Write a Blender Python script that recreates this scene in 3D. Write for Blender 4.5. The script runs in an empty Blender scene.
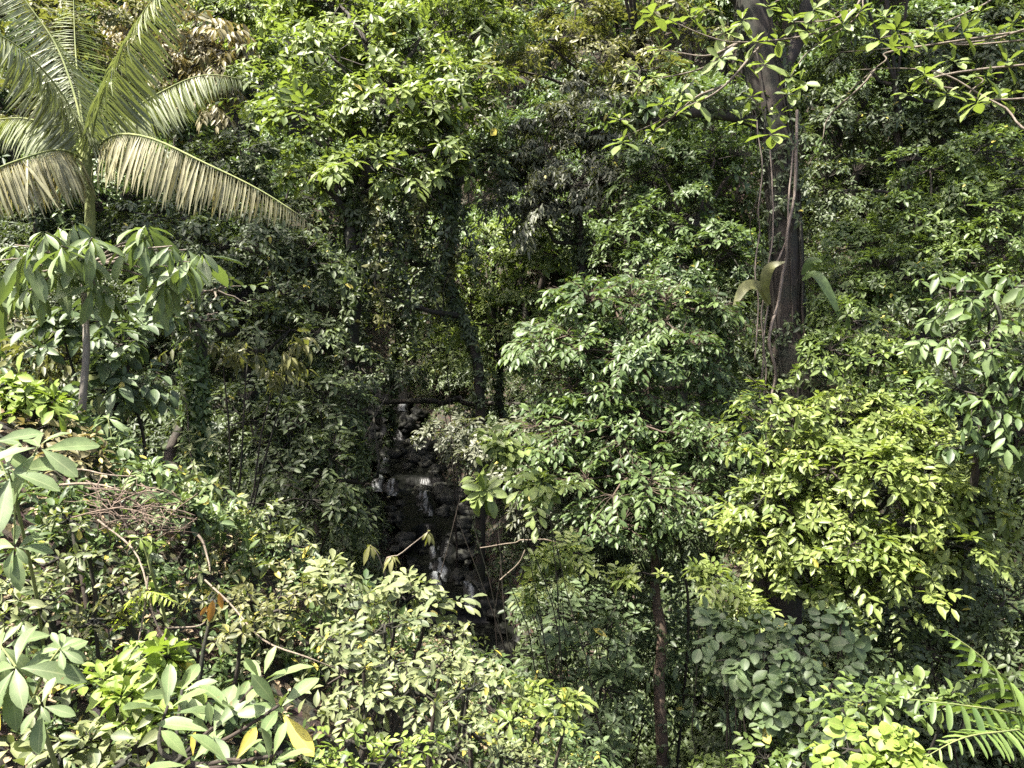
import bpy, math, random
import numpy as np
from math import radians, sin, cos, pi

rng = np.random.default_rng(7)
random.seed(7)
scene = bpy.context.scene
COL = scene.collection

# ------------------------------------------------------------------ camera
CAM_Z = 13.0
PITCH = radians(12.0)
F = 773.0
cam_d = bpy.data.cameras.new('camera')
cam_d.sensor_width = 36.0
cam_d.lens = 36.0 * F / 1024.0
cam_d.clip_start = 0.1
cam_d.clip_end = 2000
cam = bpy.data.objects.new('camera', cam_d)
COL.objects.link(cam)
cam.location = (0, 0, CAM_Z)
cam.rotation_euler = (pi / 2 - PITCH, 0, 0)
scene.camera = cam

# ------------------------------------------------------------------ sky, sun, exposure
SUN_EL, SUN_AZ = 67.0, -105.0          # azimuth measured from +Y (view direction), negative = left
world = bpy.data.worlds.new('World')
scene.world = world
world.use_nodes = True
wn = world.node_tree.nodes
sky = wn.new('ShaderNodeTexSky')
sky.sky_type = 'NISHITA'
sky.sun_disc = False
sky.sun_elevation = radians(SUN_EL)
sky.sun_rotation = radians(SUN_AZ)
sky.air_density = 0.7
sky.dust_density = 5.0
sky.ozone_density = 1.0
world.node_tree.links.new(sky.outputs[0], wn['Background'].inputs[0])
wn['Background'].inputs[1].default_value = 0.12
sun_d = bpy.data.lights.new('sun', 'SUN')
sun_d.energy = 5.0
sun_d.angle = radians(0.53)
sun_d.color = (1.0, 0.95, 0.86)
sun = bpy.data.objects.new('sun', sun_d)
COL.objects.link(sun)
el, az = radians(SUN_EL), radians(SUN_AZ)
from mathutils import Vector
sdir = Vector((sin(az) * cos(el), cos(az) * cos(el), sin(el)))
sun.rotation_euler = sdir.to_track_quat('Z', 'Y').to_euler()
sun.location = (-10, 20, 60)
scene.view_settings.view_transform = 'Standard'
scene.view_settings.look = 'None'
scene.view_settings.exposure = 2.15
scene.view_settings.gamma = 1.0
scene.cycles.max_bounces = 8
scene.cycles.diffuse_bounces = 4
scene.cycles.transmission_bounces = 4
scene.cycles.glossy_bounces = 2
scene.cycles.use_denoising = False

# ------------------------------------------------------------------ helpers
UPC = np.array([0, sin(PITCH), cos(PITCH)])
FWD = np.array([0, cos(PITCH), -sin(PITCH)])
RGT = np.array([1.0, 0, 0])
CAM = np.array([0, 0, CAM_Z])
UP = np.array([0, 0, 1.0])


def at(px, py, d):
    """world point seen at a pixel at depth d"""
    return CAM + RGT * ((px - 512) / F * d) - UPC * ((py - 384) / F * d) + FWD * d


def unit(v):
    v = np.asarray(v, float)
    return v / np.maximum(np.linalg.norm(v, axis=-1, keepdims=True), 1e-9)


def rnd_dir(n):
    return unit(rng.normal(size=(n, 3)))


def tag(o, label=None, cat=None, group=None, kind=None):
    if label: o['label'] = label
    if cat: o['category'] = cat
    if group: o['group'] = group
    if kind: o['kind'] = kind
    return o


def empty(name, loc, label=None, cat=None, group=None):
    o = bpy.data.objects.new(name, None)
    o.empty_display_size = 0.3
    COL.objects.link(o)
    o.location = tuple(loc)
    return tag(o, label, cat, group)


def link_mesh(name, me, mat, parent=None):
    o = bpy.data.objects.new(name, me)
    COL.objects.link(o)
    if mat: me.materials.append(mat)
    if parent is not None:
        o.parent = parent
        o.matrix_parent_inverse.translation = -parent.location
    return o


def raw_mesh(name, V, face_list, attr=None, smooth=True):
    """face_list: list of int arrays (n,k)"""
    me = bpy.data.meshes.new(name)
    V = np.ascontiguousarray(V, dtype=np.float32)
    me.vertices.add(len(V))
    me.vertices.foreach_set('co', V.ravel())
    loops = np.concatenate([f.ravel() for f in face_list]).astype(np.int32)
    sizes = np.concatenate([np.full(len(f), f.shape[1], np.int32) for f in face_list])
    starts = np.concatenate([[0], np.cumsum(sizes)[:-1]]).astype(np.int32)
    me.loops.add(len(loops))
    me.loops.foreach_set('vertex_index', loops)
    me.polygons.add(len(sizes))
    me.polygons.foreach_set('loop_start', starts)
    me.polygons.foreach_set('use_smooth', np.full(len(sizes), smooth))
    if attr is not None:
        a = me.attributes.new('leaf', 'FLOAT_VECTOR', 'POINT')
        a.data.foreach_set('vector', np.ascontiguousarray(attr, dtype=np.float32).ravel())
    me.update(calc_edges=True)
    return me


# ---- value noise for bumps
_ng = np.random.default_rng(3).random((64, 64, 64))


def vnoise(P):
    P = np.asarray(P, float)
    i = np.floor(P).astype(int)
    f = P - i
    f = f * f * (3 - 2 * f)
    r = 0
    for a in (0, 1):
        for b in (0, 1):
            for c in (0, 1):
                w = (f[..., 0] if a else 1 - f[..., 0]) * (f[..., 1] if b else 1 - f[..., 1]) * (f[..., 2] if c else 1 - f[..., 2])
                r = r + w * _ng[(i[..., 0] + a) % 64, (i[..., 1] + b) % 64, (i[..., 2] + c) % 64]
    return r - 0.5


# ------------------------------------------------------------------ leaves
PROFILES = {
    'elliptic': lambda t: np.sin(pi * t ** 0.92) ** 0.85 * 0.5,
    'obovate': lambda t: np.sin(pi * t ** 1.5) ** 0.75 * 0.5,
    'lance': lambda t: np.sin(pi * t ** 0.75) ** 1.0 * 0.5,
    'round': lambda t: np.sin(pi * t ** 1.25) ** 0.55 * 0.5,
    'strap': lambda t: np.minimum(1, np.sin(pi * np.minimum(t * 0.96 + 0.02, 1)) ** 0.45) * 0.5,
}
ROWS = {0: [0, .1, .25, .42, .6, .76, .9, 1], 1: [0, .3, .68, 1], 2: [0, .55, 1]}


def leaf_template(shape, lod):
    """-> base xy, fold z, curl z, faces, (u,v)"""
    ts = ROWS[lod]
    pr = PROFILES[shape]
    xs, ys, fz, cz, uv = [], [], [], [], []
    quads, tris = [], []
    if lod == 2:
        w = pr(np.array(.5)) if shape != 'lance' else 0.5
        m = {'elliptic': .48, 'obovate': .6, 'lance': .38, 'round': .52, 'strap': .5}[shape]
        xs = [0, -w, w, 0]; ys = [0, m, m, 1]; fz = [0, .35 * w, .35 * w, 0]; cz = [0, m * m, m * m, 1]
        uv = [(0, 0), (m, -1), (m, 1), (1, 0)]
        tris = [(0, 2, 3), (0, 3, 1)]
    else:
        idx = 0
        prev = None
        for t in ts:
            w = float(pr(np.array(t))) if 0 < t < 1 else 0.0
            if t in (0, 1):
                xs.append(0); ys.append(t); fz.append(0); cz.append(t * t); uv.append((t, 0))
                cur = (idx,); idx += 1
            else:
                wave = 0.06 * (1 if len(xs) % 2 else -1) if lod == 0 else 0
                for s in (-1, 0, 1):
                    xs.append(s * w); ys.append(t); fz.append(abs(s) * w * (0.4 + wave)); cz.append(t * t); uv.append((t, s))
                cur = (idx, idx + 1, idx + 2); idx += 3
            if prev is not None:
                if len(prev) == 1:
                    tris += [(prev[0], cur[1], cur[0]), (prev[0], cur[2], cur[1])]
                elif len(cur) == 1:
                    tris += [(prev[0], prev[1], cur[0]), (prev[1], prev[2], cur[0])]
                else:
                    quads += [(prev[0], prev[1], cur[1], cur[0]), (prev[1], prev[2], cur[2], cur[1])]
            prev = cur
    return (np.array(xs, float), np.array(ys, float), np.array(fz, float), np.array(cz, float),
            np.array(quads, int).reshape(-1, 4), np.array(tris, int).reshape(-1, 3), np.array(uv, float))


class Bag:
    """collects leaves and builds them as one mesh"""
    def __init__(s):
        s.a = []

    def add(s, P, D, N, ln, wd, tint, curl):
        n = len(P)
        b = lambda v: np.broadcast_to(np.asarray(v, float), (n,))
        s.a.append(np.column_stack([P, D, N, b(ln), b(wd), b(tint), b(curl)]))

    def build(s, name, mat, parent=None, shape='elliptic', lod=1):
        A = np.concatenate(s.a)
        P, D, N = A[:, 0:3], unit(A[:, 3:6]), A[:, 6:9]
        ln, wd, tint, curl = A[:, 9], A[:, 10], A[:, 11], A[:, 12]
        X = unit(np.cross(D, N) + 1e-6)
        Z = np.cross(X, D)
        xs, ys, fz, cz, q, t, uv = leaf_template(shape, lod)
        m = len(xs)
        V = (P[:, None, :] + X[:, None, :] * (xs[None, :, None] * wd[:, None, None])
             + D[:, None, :] * (ys[None, :, None] * ln[:, None, None])
             + Z[:, None, :] * (fz[None, :, None] * wd[:, None, None] - cz[None, :, None] * (curl * ln)[:, None, None]))
        att = np.empty((len(A), m, 3))
        att[:, :, 0] = uv[None, :, 0]
        att[:, :, 1] = uv[None, :, 1]
        att[:, :, 2] = tint[:, None]
        off = (np.arange(len(A)) * m)[:, None, None]
        fl = []
        if len(q): fl.append((q[None] + off).reshape(-1, 4))
        if len(t): fl.append((t[None] + off).reshape(-1, 3))
        me = raw_mesh(name, V.reshape(-1, 3), fl, att.reshape(-1, 3))
        return link_mesh(name, me, mat, parent)

    def count(s):
        return sum(len(a) for a in s.a)


OLD = 0.008     # share of yellowing leaves


def rosettes(bag, P, A, k, ln, wr=0.42, tilt=(35, 105), droop=0.25, curl=0.15, tint=None, jit=0.2, tone=0.0):
    n = len(P)
    if n == 0: return
    A = unit(A)
    ref = np.where(np.abs(A[:, 2:3]) > 0.9, np.array([[1.0, 0, 0]]), np.array([[0, 0, 1.0]]))
    U = unit(np.cross(A, ref)); W = np.cross(A, U)
    ph0 = rng.random(n) * 6.283
    i = np.arange(k)
    ph = ph0[:, None] + i[None] * 2.4 + rng.normal(size=(n, k)) * 0.2
    ti = np.radians(tilt[0] + (tilt[1] - tilt[0]) * (i + .5) / k)[None] + rng.normal(size=(n, k)) * jit
    R = U[:, None] * np.cos(ph)[..., None] + W[:, None] * np.sin(ph)[..., None]
    D = A[:, None] * np.cos(ti)[..., None] + R * np.sin(ti)[..., None]
    D = D - UP * (droop * (0.5 + rng.random((n, k))))[..., None]
    D = unit(D)
    N = A[:, None] + UP * 0.4 - D * 0
    N = N + rng.normal(size=N.shape) * 0.22
    L = ln * (0.7 + 0.6 * rng.random((n, 1))) * (0.62 + 0.45 * (i / max(1, k - 1)))[None] * (0.8 + 0.4 * rng.random((n, k)))
    base = np.repeat(P[:, None], k, 1) - A[:, None] * (ln * 0.25 * (i / k))[None, :, None] + R * (ln * 0.06)
    if tint is None:
        tt = np.clip(0.45 + tone + rng.normal(size=(n, 1)) * 0.16 + rng.normal(size=(n, k)) * 0.13 + (0.22 * (i < 2))[None], 0, 1)
        tt = np.where(rng.random((n, k)) < OLD, 1.3, tt)
    else:
        tt = np.clip(tint + rng.normal(size=(n, k)) * 0.12, 0, 1)
    bag.add(base.reshape(-1, 3), D.reshape(-1, 3), N.reshape(-1, 3), L.ravel(), (L * wr).ravel(), tt.ravel(),
            (curl * (0.3 + 1.4 * rng.random((n, k)))).ravel())


def sprays(bag, P, D, k, ln, length, wr=0.4, droop=0.35, curl=0.15, spread=0.9, tone=0.0):
    """leaves set left and right along short twigs"""
    n = len(P)
    if n == 0: return
    D = unit(D)
    S = unit(np.cross(D, UP) + 1e-4)
    N0 = np.cross(S, D)
    i = np.arange(k)
    f = (i + 0.6) / k
    side = np.where(i % 2 == 0, 1.0, -1.0)
    side[-1] = 0.0
    base = P[:, None] + D[:, None] * (f * length)[None, :, None] - UP * (0.25 * length * f ** 2)[None, :, None]
    LD = D[:, None] * 0.55 + S[:, None] * (side * spread)[None, :, None] - UP * (droop * (0.6 + 0.8 * rng.random((n, k))))[..., None]
    LD = unit(LD + rng.normal(size=LD.shape) * 0.16)
    N = N0[:, None] + UP * 0.5 + rng.normal(size=LD.shape) * 0.2
    L = ln * (0.75 + 0.45 * rng.random((n, k)))
    tt = np.clip(0.42 + tone + rng.normal(size=(n, 1)) * 0.16 + rng.normal(size=(n, k)) * 0.12 + (0.25 * (f > .85))[None], 0, 1)
    bag.add(base.reshape(-1, 3), LD.reshape(-1, 3), N.reshape(-1, 3), L.ravel(), (L * wr).ravel(), tt.ravel(),
            (curl * (0.3 + 1.4 * rng.random((n, k)))).ravel())


# ------------------------------------------------------------------ tubes
class Tubes:
    def __init__(s):
        s.V = []; s.Q = []; s.T = []; s.n = 0

    def add(s, pts, rad, sides=6, rough=0.0, cap=True, freq=3.0):
        pts = np.asarray(pts, float)
        m = len(pts)
        rad = np.broadcast_to(np.asarray(rad, float), (m,)) if np.ndim(rad) == 0 or len(np.atleast_1d(rad)) == m else np.interp(np.linspace(0, 1, m), np.linspace(0, 1, len(rad)), rad)
        T = unit(np.gradient(pts, axis=0))
        ref = np.array([0.3, 1.0, 0.12])
        U = unit(np.cross(T, ref)); W = np.cross(T, U)
        a = np.arange(sides) / sides * 2 * pi
        ring = U[:, None] * np.cos(a)[None, :, None] + W[:, None] * np.sin(a)[None, :, None]
        rr = rad[:, None] * np.ones(sides)[None]
        if rough:
            Pn = pts[:, None] + ring * 0.8
            rr = rr * (1 + rough * 2 * vnoise(Pn * freq * np.array([1, 1, .45])) + rough * vnoise(Pn * freq * 3.1 + 9))
        V = pts[:, None] + ring * rr[..., None]
        k = np.arange(m - 1)[:, None] * sides
        j = np.arange(sides)[None]
        q = np.stack([k + j, k + (j + 1) % sides, k + sides + (j + 1) % sides, k + sides + j], -1).reshape(-1, 4)
        s.V.append(V.reshape(-1, 3)); s.Q.append(q + s.n)
        n0 = s.n; s.n += m * sides
        if cap:
            s.V.append(pts[[-1]] + T[[-1]] * rad[-1] * .5)
            jj = np.arange(sides); e = n0 + (m - 1) * sides
            s.T.append(np.stack([e + jj, e + (jj + 1) % sides, np.full(sides, s.n)], -1)); s.n += 1
        return s

    def twigs(s, P0, P1, r0, r1, sag=0.0):
        n = len(P0)
        if n == 0: return
        M = (P0 + P1) / 2 + rng.normal(size=(n, 3)) * np.linalg.norm(P1 - P0, axis=1, keepdims=True) * 0.07 - UP * sag
        D = unit(P1 - P0)
        U = unit(np.cross(D, np.array([.31, .9, .2]))); W = np.cross(D, U)
        V = np.empty((n, 9, 3))
        for r, (C, rad) in enumerate(((P0, r0), (M, (r0 + r1) / 2), (P1, r1))):
            for j in range(3):
                V[:, r * 3 + j] = C + (U * cos(j * 2.094) + W * sin(j * 2.094)) * rad
        q = np.array([(r * 3 + j, r * 3 + (j + 1) % 3, r * 3 + 3 + (j + 1) % 3, r * 3 + 3 + j) for r in (0, 1) for j in range(3)])
        s.V.append(V.reshape(-1, 3)); s.Q.append((q[None] + (np.arange(n) * 9)[:, None, None]).reshape(-1, 4) + s.n)
        s.n += n * 9

    def build(s, name, mat, parent=None):
        fl = [np.concatenate(s.Q)]
        if s.T: fl.append(np.concatenate(s.T))
        me = raw_mesh(name, np.concatenate(s.V), fl)
        return link_mesh(name, me, mat, parent)


def curve(ctrl, n=12):
    """Catmull-Rom through control points"""
    C = np.asarray(ctrl, float)
    if len(C) == 2: return C[0] + (C[1] - C[0]) * np.linspace(0, 1, n)[:, None]
    E = np.vstack([2 * C[0] - C[1], C, 2 * C[-1] - C[-2]])
    out = []
    m = len(C) - 1
    for t in np.linspace(0, m, n):
        i = min(int(t), m - 1); f = t - i
        p0, p1, p2, p3 = E[i], E[i + 1], E[i + 2], E[i + 3]
        out.append(.5 * (2 * p1 + (p2 - p0) * f + (2 * p0 - 5 * p1 + 4 * p2 - p3) * f * f + (3 * p1 - p0 - 3 * p2 + p3) * f ** 3))
    return np.array(out)


def wob(P, amp):
    P = P.copy()
    n = len(P)
    w = np.sin(np.linspace(0, pi, n))[:, None]
    P += w * amp * (vnoise(P * 1.3 + rng.random(3) * 50)[:, None] * np.array([2, 2, .7]) + vnoise(P[:, [1, 2, 0]] * 1.1 + 7)[:, None] * np.array([-1.5, 2, .5]))
    return P


# ------------------------------------------------------------------ materials
def new_mat(name):
    m = bpy.data.materials.new(name)
    m.use_nodes = True
    nt = m.node_tree
    nt.nodes.clear()
    out = nt.nodes.new('ShaderNodeOutputMaterial')
    return m, nt, out


def leaf_mat(name, dark, light, trans=0.3, rough=0.42, vein=0.0, under=None, spots=0.25, spec=0.42, blem=0.0, tmul=(1.6, 1.75, .6), old=(.36, .31, .06)):
    m, nt, out = new_mat(name)
    N = nt.nodes.new; L = nt.links.new
    at_ = N('ShaderNodeAttribute'); at_.attribute_name = 'leaf'
    sep = N('ShaderNodeSeparateXYZ'); L(at_.outputs['Vector'], sep.inputs[0])
    ramp = N('ShaderNodeMix'); ramp.data_type = 'RGBA'
    L(sep.outputs[2], ramp.inputs[0])
    ramp.inputs[6].default_value = (*dark, 1); ramp.inputs[7].default_value = (*light, 1)
    colr = ramp.outputs[2]
    om = N('ShaderNodeMapRange'); om.inputs[1].default_value = 1.05; om.inputs[2].default_value = 1.25; L(sep.outputs[2], om.inputs[0])
    ox = N('ShaderNodeMix'); ox.data_type = 'RGBA'; L(om.outputs[0], ox.inputs[0]); L(colr, ox.inputs[6]); ox.inputs[7].default_value = (*old, 1)
    colr = ox.outputs[2]
    # blotches of wear
    tc = N('ShaderNodeTexCoord')
    nz = N('ShaderNodeTexNoise'); nz.inputs['Scale'].default_value = 9.0; nz.inputs['Detail'].default_value = 3
    L(tc.outputs['Object'], nz.inputs['Vector'])
    mr = N('ShaderNodeMapRange'); mr.inputs[1].default_value = 0.3; mr.inputs[2].default_value = 0.7
    mr.inputs[3].default_value = 1 - spots; mr.inputs[4].default_value = 1 + spots
    L(nz.outputs['Fac'], mr.inputs[0])
    mul = N('ShaderNodeMix'); mul.data_type = 'RGBA'; mul.blend_type = 'MULTIPLY'; mul.inputs[0].default_value = 1
    L(colr, mul.inputs[6]); L(mr.outputs[0], mul.inputs[7])
    colr = mul.outputs[2]
    if blem:
        bn = N('ShaderNodeTexNoise'); bn.inputs['Scale'].default_value = 38; bn.inputs['Detail'].default_value = 2; L(tc.outputs['Object'], bn.inputs['Vector'])
        bm = N('ShaderNodeMapRange'); bm.inputs[1].default_value = .70; bm.inputs[2].default_value = .74; bm.inputs[4].default_value = blem; L(bn.outputs['Fac'], bm.inputs[0])
        bx = N('ShaderNodeMix'); bx.data_type = 'RGBA'; L(bm.outputs[0], bx.inputs[0]); L(colr, bx.inputs[6]); bx.inputs[7].default_value = (.15, .11, .05, 1)
        colr = bx.outputs[2]
    if vein:
        # midrib and slanted side veins
        ab = N('ShaderNodeMath'); ab.operation = 'ABSOLUTE'; L(sep.outputs[1], ab.inputs[0])
        lt = N('ShaderNodeMapRange'); lt.inputs[1].default_value = 0.03; lt.inputs[2].default_value = 0.12
        lt.inputs[3].default_value = 1; lt.inputs[4].default_value = 0; L(ab.outputs[0], lt.inputs[0])
        sl = N('ShaderNodeMath'); sl.operation = 'MULTIPLY_ADD'; L(ab.outputs[0], sl.inputs[0]); sl.inputs[1].default_value = -0.16; L(sep.outputs[0], sl.inputs[2])
        fr = N('ShaderNodeMath'); fr.operation = 'MULTIPLY'; L(sl.outputs[0], fr.inputs[0]); fr.inputs[1].default_value = 11
        fr2 = N('ShaderNodeMath'); fr2.operation = 'FRACT'; L(fr.outputs[0], fr2.inputs[0])
        lt2 = N('ShaderNodeMapRange'); lt2.inputs[1].default_value = 0.0; lt2.inputs[2].default_value = 0.16
        lt2.inputs[3].default_value = 0.55; lt2.inputs[4].default_value = 0; L(fr2.outputs[0], lt2.inputs[0])
        mx = N('ShaderNodeMath'); mx.operation = 'MAXIMUM'; L(lt.outputs[0], mx.inputs[0]); L(lt2.outputs[0], mx.inputs[1])
        mv = N('ShaderNodeMath'); mv.operation = 'MULTIPLY'; L(mx.outputs[0], mv.inputs[0]); mv.inputs[1].default_value = vein
        vm = N('ShaderNodeMix'); vm.data_type = 'RGBA'; L(mv.outputs[0], vm.inputs[0]); L(colr, vm.inputs[6])
        vm.inputs[7].default_value = (light[0] * 1.9, light[1] * 1.6, light[2] * 1.9, 1)
        colr = vm.outputs[2]
    # paler underside
    geo = N('ShaderNodeNewGeometry')
    um = N('ShaderNodeMix'); um.data_type = 'RGBA'; L(geo.outputs['Backfacing'], um.inputs[0]); L(colr, um.inputs[6])
    if under is None: under = tuple(0.5 * (a + b) * 0.85 + 0.018 for a, b in zip(dark, light))
    um.inputs[7].default_value = (*under, 1)
    colr = um.outputs[2]
    p = N('ShaderNodeBsdfPrincipled')
    L(colr, p.inputs['Base Color']); p.inputs['Roughness'].default_value = rough
    p.inputs['Specular IOR Level'].default_value = spec
    t = N('ShaderNodeBsdfTranslucent')
    tcx = N('ShaderNodeMix'); tcx.data_type = 'RGBA'; tcx.blend_type = 'MULTIPLY'; tcx.inputs[0].default_value = 1
    L(colr, tcx.inputs[6]); tcx.inputs[7].default_value = (*tmul, 1)
    L(tcx.outputs[2], t.inputs['Color'])
    ms = N('ShaderNodeMixShader'); ms.inputs[0].default_value = trans
    L(p.outputs[0], ms.inputs[1]); L(t.outputs[0], ms.inputs[2])
    L(ms.outputs[0], out.inputs['Surface'])
    return m


def bark_mat(name, c1, c2, moss=None, scale=6, bump=0.6):
    m, nt, out = new_mat(name)
    N = nt.nodes.new; L = nt.links.new
    tc = N('ShaderNodeTexCoord')
    mp = N('ShaderNodeMapping'); mp.inputs['Scale'].default_value = (1, 1, 0.3); L(tc.outputs['Object'], mp.inputs[0])
    n1 = N('ShaderNodeTexNoise'); n1.inputs['Scale'].default_value = scale; n1.inputs['Detail'].default_value = 8; n1.inputs['Roughness'].default_value = .7
    L(mp.outputs[0], n1.inputs['Vector'])
    cr = N('ShaderNodeValToRGB'); cr.color_ramp.elements[0].position = .35; cr.color_ramp.elements[1].position = .68
    cr.color_ramp.elements[0].color = (*c1, 1); cr.color_ramp.elements[1].color = (*c2, 1)
    L(n1.outputs['Fac'], cr.inputs[0])
    c = cr.outputs[0]
    if moss:
        n2 = N('ShaderNodeTexNoise'); n2.inputs['Scale'].default_value = 2.2; n2.inputs['Detail'].default_value = 5; L(tc.outputs['Object'], n2.inputs['Vector'])
        mr = N('ShaderNodeMapRange'); mr.inputs[1].default_value = .42; mr.inputs[2].default_value = .7; L(n2.outputs['Fac'], mr.inputs[0])
        mx = N('ShaderNodeMix'); mx.data_type = 'RGBA'; L(mr.outputs[0], mx.inputs[0]); L(c, mx.inputs[6]); mx.inputs[7].default_value = (*moss, 1)
        c = mx.outputs[2]
    p = N('ShaderNodeBsdfPrincipled'); L(c, p.inputs['Base Color']); p.inputs['Roughness'].default_value = .85
    b = N('ShaderNodeBump'); b.inputs['Strength'].default_value = bump; b.inputs['Distance'].default_value = .04
    L(n1.outputs['Fac'], b.inputs['Height']); L(b.outputs[0], p.inputs['Normal'])
    L(p.outputs[0], out.inputs['Surface'])
    return m


M = {}
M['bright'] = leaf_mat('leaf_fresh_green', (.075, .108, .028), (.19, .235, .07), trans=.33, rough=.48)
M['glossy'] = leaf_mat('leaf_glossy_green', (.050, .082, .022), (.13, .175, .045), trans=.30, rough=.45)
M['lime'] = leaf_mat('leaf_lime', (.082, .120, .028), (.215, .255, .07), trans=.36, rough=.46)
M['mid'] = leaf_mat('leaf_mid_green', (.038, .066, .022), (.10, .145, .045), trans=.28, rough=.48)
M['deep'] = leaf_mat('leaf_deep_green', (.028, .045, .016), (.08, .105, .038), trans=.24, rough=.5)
M['grey'] = leaf_mat('leaf_grey_green', (.060, .068, .040), (.135, .142, .09), trans=.22, rough=.5)
M['olive'] = leaf_mat('leaf_olive', (.06, .07, .022), (.17, .165, .06), trans=.28, rough=.5)
M['russet'] = leaf_mat('leaf_russet', (.11, .105, .045), (.25, .21, .10), trans=.28, rough=.5, tmul=(1.2, 1.1, .6))
M['palmate'] = leaf_mat('leaf_palmate', (.075, .11, .045), (.16, .21, .09), trans=.25, rough=.52, spec=.4, blem=.8, vein=.35)
M['thick'] = leaf_mat('leaf_thick', (.065, .10, .04), (.15, .20, .075), trans=.18, rough=.52, spec=.4, blem=.8, vein=.3, spots=.3)
M['near'] = leaf_mat('leaf_near_mixed', (.062, .086, .038), (.185, .205, .088), trans=.28, rough=.52, spec=.4, blem=.8, vein=.25)
M['nearlime'] = leaf_mat('leaf_near_lime', (.10, .15, .026), (.19, .25, .05), trans=.32, rough=.52, spec=.4, blem=.8, vein=.2)
M['round'] = leaf_mat('leaf_round', (.040, .065, .026), (.10, .14, .06), trans=.20, rough=.52, spec=.4, blem=.8, vein=.3)
M['palm'] = leaf_mat('leaf_palm', (.12, .145, .075), (.23, .25, .14), trans=.22, rough=.38)
M['palmdry'] = leaf_mat('leaf_palm_dry', (.17, .175, .085), (.31, .285, .165), trans=.28, rough=.45, tmul=(1.2, 1.1, .6))
M['fern'] = leaf_mat('leaf_fern', (.055, .095, .025), (.14, .20, .05), trans=.35, rough=.5)
M['fernlime'] = leaf_mat('leaf_fern_lime', (.22, .28, .04), (.36, .42, .08), trans=.4, rough=.5)
M['dry'] = leaf_mat('leaf_dry', (.12, .085, .05), (.34, .26, .16), trans=.15, rough=.6, tmul=(1.2, 1.1, .6))
M['orange'] = leaf_mat('leaf_orange', (.22, .11, .03), (.36, .20, .06), trans=.3, rough=.5, tmul=(1.2, 1.1, .6))
M['bark'] = bark_mat('bark_dark', (.009, .007, .005), (.042, .029, .019), moss=(.014, .018, .008))
M['barkbrown'] = bark_mat('bark_brown', (.028, .019, .013), (.10, .07, .046))
M['barkpale'] = bark_mat('bark_pale', (.09, .08, .065), (.26, .23, .19))
M['twig'] = bark_mat('twig_grey', (.07, .055, .04), (.20, .165, .125), scale=14)
M['heapwood'] = bark_mat('heapwood', (.05, .035, .024), (.17, .12, .085), scale=14)
M['deadwood'] = bark_mat('deadwood', (.07, .055, .038), (.23, .185, .135), scale=14)
M['vine'] = bark_mat('vine_bark', (.07, .055, .042), (.20, .16, .13), scale=12)
M['shaft'] = bark_mat('palm_crownshaft', (.10, .13, .04), (.20, .21, .07), scale=5, bump=.2)

# ground
m, nt, out = new_mat('forest_floor')
N = nt.nodes.new; L = nt.links.new
tc = N('ShaderNodeTexCoord')
n1 = N('ShaderNodeTexNoise'); n1.inputs['Scale'].default_value = 5; n1.inputs['Detail'].default_value = 10; n1.inputs['Roughness'].default_value = .72
L(tc.outputs['Object'], n1.inputs['Vector'])
vo = N('ShaderNodeTexVoronoi'); vo.inputs['Scale'].default_value = 14; L(tc.outputs['Object'], vo.inputs['Vector'])
cr = N('ShaderNodeValToRGB')
cr.color_ramp.elements[0].color = (.012, .011, .007, 1); cr.color_ramp.elements[1].color = (.06, .05, .028, 1)
cr.color_ramp.elements[0].position = .35; cr.color_ramp.elements[1].position = .7
L(n1.outputs['Fac'], cr.inputs[0])
mx = N('ShaderNodeMix'); mx.data_type = 'RGBA'; mx.blend_type = 'OVERLAY'; mx.inputs[0].default_value = .35
L(cr.outputs[0], mx.inputs[6]); L(vo.outputs['Color'], mx.inputs[7])
p = N('ShaderNodeBsdfPrincipled'); p.inputs['Roughness'].default_value = .95; L(mx.outputs[2], p.inputs['Base Color'])
b = N('ShaderNodeBump'); b.inputs['Strength'].default_value = .9; b.inputs['Distance'].default_value = .08
L(n1.outputs['Fac'], b.inputs['Height']); L(b.outputs[0], p.inputs['Normal']); L(p.outputs[0], out.inputs['Surface'])
M['ground'] = m
# rock
m, nt, out = new_mat('wet_rock')
N = nt.nodes.new; L = nt.links.new
tc = N('ShaderNodeTexCoord'); n1 = N('ShaderNodeTexNoise'); n1.inputs['Scale'].default_value = 3; n1.inputs['Detail'].default_value = 9
L(tc.outputs['Object'], n1.inputs['Vector'])
cr = N('ShaderNodeValToRGB'); cr.color_ramp.elements[0].color = (.006, .0065, .005, 1); cr.color_ramp.elements[1].color = (.032, .032, .022, 1)
cr.color_ramp.elements[0].position = .38; cr.color_ramp.elements[1].position = .7
L(n1.outputs['Fac'], cr.inputs[0])
p = N('ShaderNodeBsdfPrincipled'); p.inputs['Roughness'].default_value = .7; p.inputs['Specular IOR Level'].default_value = .3; L(cr.outputs[0], p.inputs['Base Color'])
b = N('ShaderNodeBump'); b.inputs['Strength'].default_value = .6; b.inputs['Distance'].default_value = .05
L(n1.outputs['Fac'], b.inputs['Height']); L(b.outputs[0], p.inputs['Normal']); L(p.outputs[0], out.inputs['Surface'])
M['rock'] = m
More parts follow.
